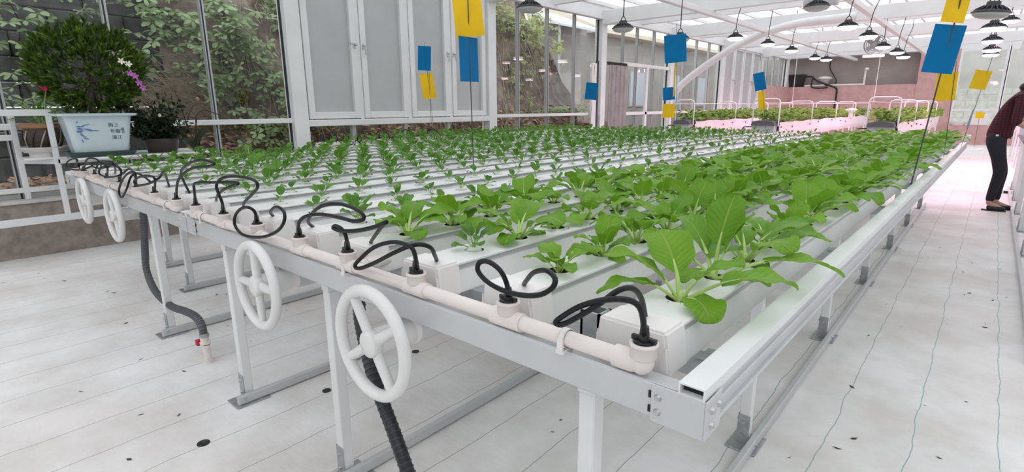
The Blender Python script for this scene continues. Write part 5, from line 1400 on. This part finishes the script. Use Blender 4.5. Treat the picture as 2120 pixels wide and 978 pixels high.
# ------------------------------------------------------------------ the person
def skin_obj(name, V, E, mats, parent, sub=2, root=0):
    me = bpy.data.meshes.new(name); me.from_pydata([v[0] for v in V], E, [])
    o = bpy.data.objects.new(name, me); COL.objects.link(o)
    o.modifiers.new('skin', 'SKIN'); s = o.modifiers.new('sub', 'SUBSURF'); s.levels = sub; s.render_levels = sub
    if not me.skin_vertices: 
        bpy.context.view_layer.objects.active = o
        bm = bmesh.new(); bm.from_mesh(me); bm.verts.layers.skin.verify(); bm.to_mesh(me); bm.free()
    for i, v in enumerate(V):
        r = v[1]; d = me.skin_vertices[0].data[i]
        d.radius = (r, r) if not isinstance(r, tuple) else r
        d.use_root = i == root
    dg = bpy.context.evaluated_depsgraph_get()
    out = bpy.data.meshes.new_from_object(o.evaluated_get(dg)); out.name = name
    for m in mats: out.materials.append(m)
    for p in out.polygons: p.use_smooth = True
    bpy.data.objects.remove(o); bpy.data.meshes.remove(me)
    return link(name, out, parent)
PB = (.12, 9.05, 0)
person = thing('person', 'person in a dark red plaid jacket and black trousers leaning over the far bench', 'person', PB, world=True)
JY = 9.05
V = []; E = []
def jv(x, y, z, r, prev=None):
    V.append(((x, y, z), r)); i = len(V)-1
    if prev is not None: E.append((prev, i))
    return i
pel = jv(.062, JY, .92, .085); wst = jv(.088, JY, 1.04, .085, pel); chs = jv(.17, JY, 1.24, .10, wst); nkb = jv(.255, JY, 1.41, .062, chs); nk = jv(.30, JY, 1.48, .052, nkb)
hd0 = jv(.345, JY, 1.565, .050, nk)
for s in (-1, 1):
    hip = jv(.065, JY+s*.085, .86, .07, pel); kn = jv(.165+.012*s, JY+s*.085, .47, .058, hip); an = jv(.135+.03*s, JY+s*.085, .085, .038, kn); toe = jv(.27+.03*s, JY+s*.09, .035, .028, an)
    sh = jv(.235, JY+s*.160, 1.37, .046, nkb); el = jv(.20, JY+s*.215, 1.10, .042, sh); wr = jv(.435, JY+s*.17, .975, .026, el); pm = jv(.505, JY+s*.155, .945, (.022, .032), wr)
    for k in range(4):
        off = (k-1.5)*.021; ln = (.030, .034, .033, .026)[k]
        a = jv(.545, JY+s*.155+off, .935, .0092, pm); b2 = jv(.545+ln, JY+s*.155+off*1.15, .920, .0085, a); jv(.545+ln*1.7, JY+s*.155+off*1.15, .898, .0072, b2)
    a = jv(.50, JY+s*.155-s*.036, .935, .0100, pm); jv(.535, JY+s*.155-s*.055, .920, .0085, a)
body = skin_obj('body', V, E, [M['skin']], person)
hb = MB(); rings = [(1.500, .425, .385, .020), (1.515, .445, .350, .040), (1.54, .455, .318, .056), (1.57, .458, .290, .066), (1.60, .455, .275, .072), (1.63, .455, .268, .076),
                    (1.66, .452, .266, .077), (1.69, .440, .275, .071), (1.715, .415, .30, .052), (1.73, .37, .345, .02)]
vs = []
for z, xf_, xb_, hw in rings:
    for k in range(20):
        a = 2*math.pi*k/20; vs.append(((xf_+xb_)/2+(xf_-xb_)/2*math.cos(a), JY+hw*math.sin(a), z))
hb.add(vs, [(i*20+k, i*20+(k+1) % 20, (i+1)*20+(k+1) % 20, (i+1)*20+k) for i in range(9) for k in range(20)], 0, True)
hb.add(vs[:20], [tuple(range(20))[::-1]]); hb.add(vs[-20:], [tuple(range(20))])
hb.add([(.452, JY, 1.632), (.478, JY, 1.592), (.452, JY, 1.580), (.452, JY-.016, 1.588), (.452, JY+.016, 1.588)], [(0, 1, 3), (0, 4, 1), (1, 4, 2), (1, 2, 3)], 0, True)
for s_ in (-1, 1): hb.ball((.358, JY+s_*.078, 1.605), .03, n=10, sq=(.55, .25, 1.))
tm = hb.mesh('head', M['skin']); bm = bmesh.new(); bm.from_mesh(body.data); bm.from_mesh(tm); bm.to_mesh(body.data); bm.free(); bpy.data.meshes.remove(tm)
for s in (-1, 1):
    e = MB().ball((.439, JY+s*.032, 1.626), .0115, n=8).build('eye', M['cap'], person); MB().ball((.4475, JY+s*.032, 1.626), .0055, n=8).build('iris', M['hair'], e)
    MB().tube([(.452, JY+s*.016, 1.646), (.447, JY+s*.034, 1.650), (.433, JY+s*.052, 1.646)], .003, 5, sub=2).build('eyebrow', M['hair'], person)
MB().tube([(.451, JY-.022, 1.553), (.4575, JY, 1.551), (.451, JY+.022, 1.553)], .004, 6, sub=3).build('mouth', M['terra'], person)
V = []; E = []
a0 = jv(.075, JY, .88, .138); a = jv(.078, JY, .955, .138, a0); b_ = jv(.088, JY, 1.06, .126, a); c_ = jv(.165, JY, 1.24, .142, b_); d_ = jv(.245, JY, 1.395, .112, c_); jv(.282, JY, 1.462, .078, d_)
for s in (-1, 1):
    q1 = jv(.235, JY+s*.165, 1.372, .082, d_); q2 = jv(.215, JY+s*.195, 1.22, .062, q1); q3 = jv(.20, JY+s*.215, 1.10, .056, q2); jv(.245, JY+s*.207, 1.07, .050, q3)
skin_obj('jacket', V, E, [M['plaid']], person)
V = []; E = []
a = jv(.062, JY, 1.0, .112); a = jv(.056, JY, .92, .125, a)
for s in (-1, 1):
    q1 = jv(.06, JY+s*.08, .85, .106, a); q2 = jv(.115, JY+s*.086, .66, .080, q1); q3 = jv(.163+.012*s, JY+s*.086, .47, .066, q2); q4 = jv(.145+.02*s, JY+s*.086, .28, .056, q3); jv(.137+.03*s, JY+s*.086, .10, .047, q4)
skin_obj('trousers', V, E, [M['trouser']], person)
for s in (-1, 1):
    V = []; E = []; dx = .03*s; y = JY+s*.087
    a = jv(.115+dx, y, .045, .042); b_ = jv(.19+dx, y, .040, .040, a); c_ = jv(.26+dx, y+s*.004, .034, .036, b_); jv(.305+dx, y+s*.006, .028, .024, c_)
    sh_ = skin_obj('shoe', V, E, [M['shoe']], person)
    MB().box((.075+dx, y-.036, 0), (.315+dx, y+.036, .014), 0, .006).build('sole', M['sole'], sh_)
V = []; E = []
c_ = jv(.30, JY, 1.57, .085); d_ = jv(.255, JY, 1.51, .072, c_); jv(.185, JY, 1.455, .078, d_)
skin_obj('hood', V, E, [M['hair']], person)
MB().ball((.338, JY, 1.668), .106, n=16, sq=(1.0, .86, .86)).build('hair', M['hair'], person)
MB().box((.045, JY-.148, .925), (.075, JY-.136, .945), 0, .004).build('belt_tab', M['cap'], person)

for o in S.objects:
    if 'base' in o: del o['base']
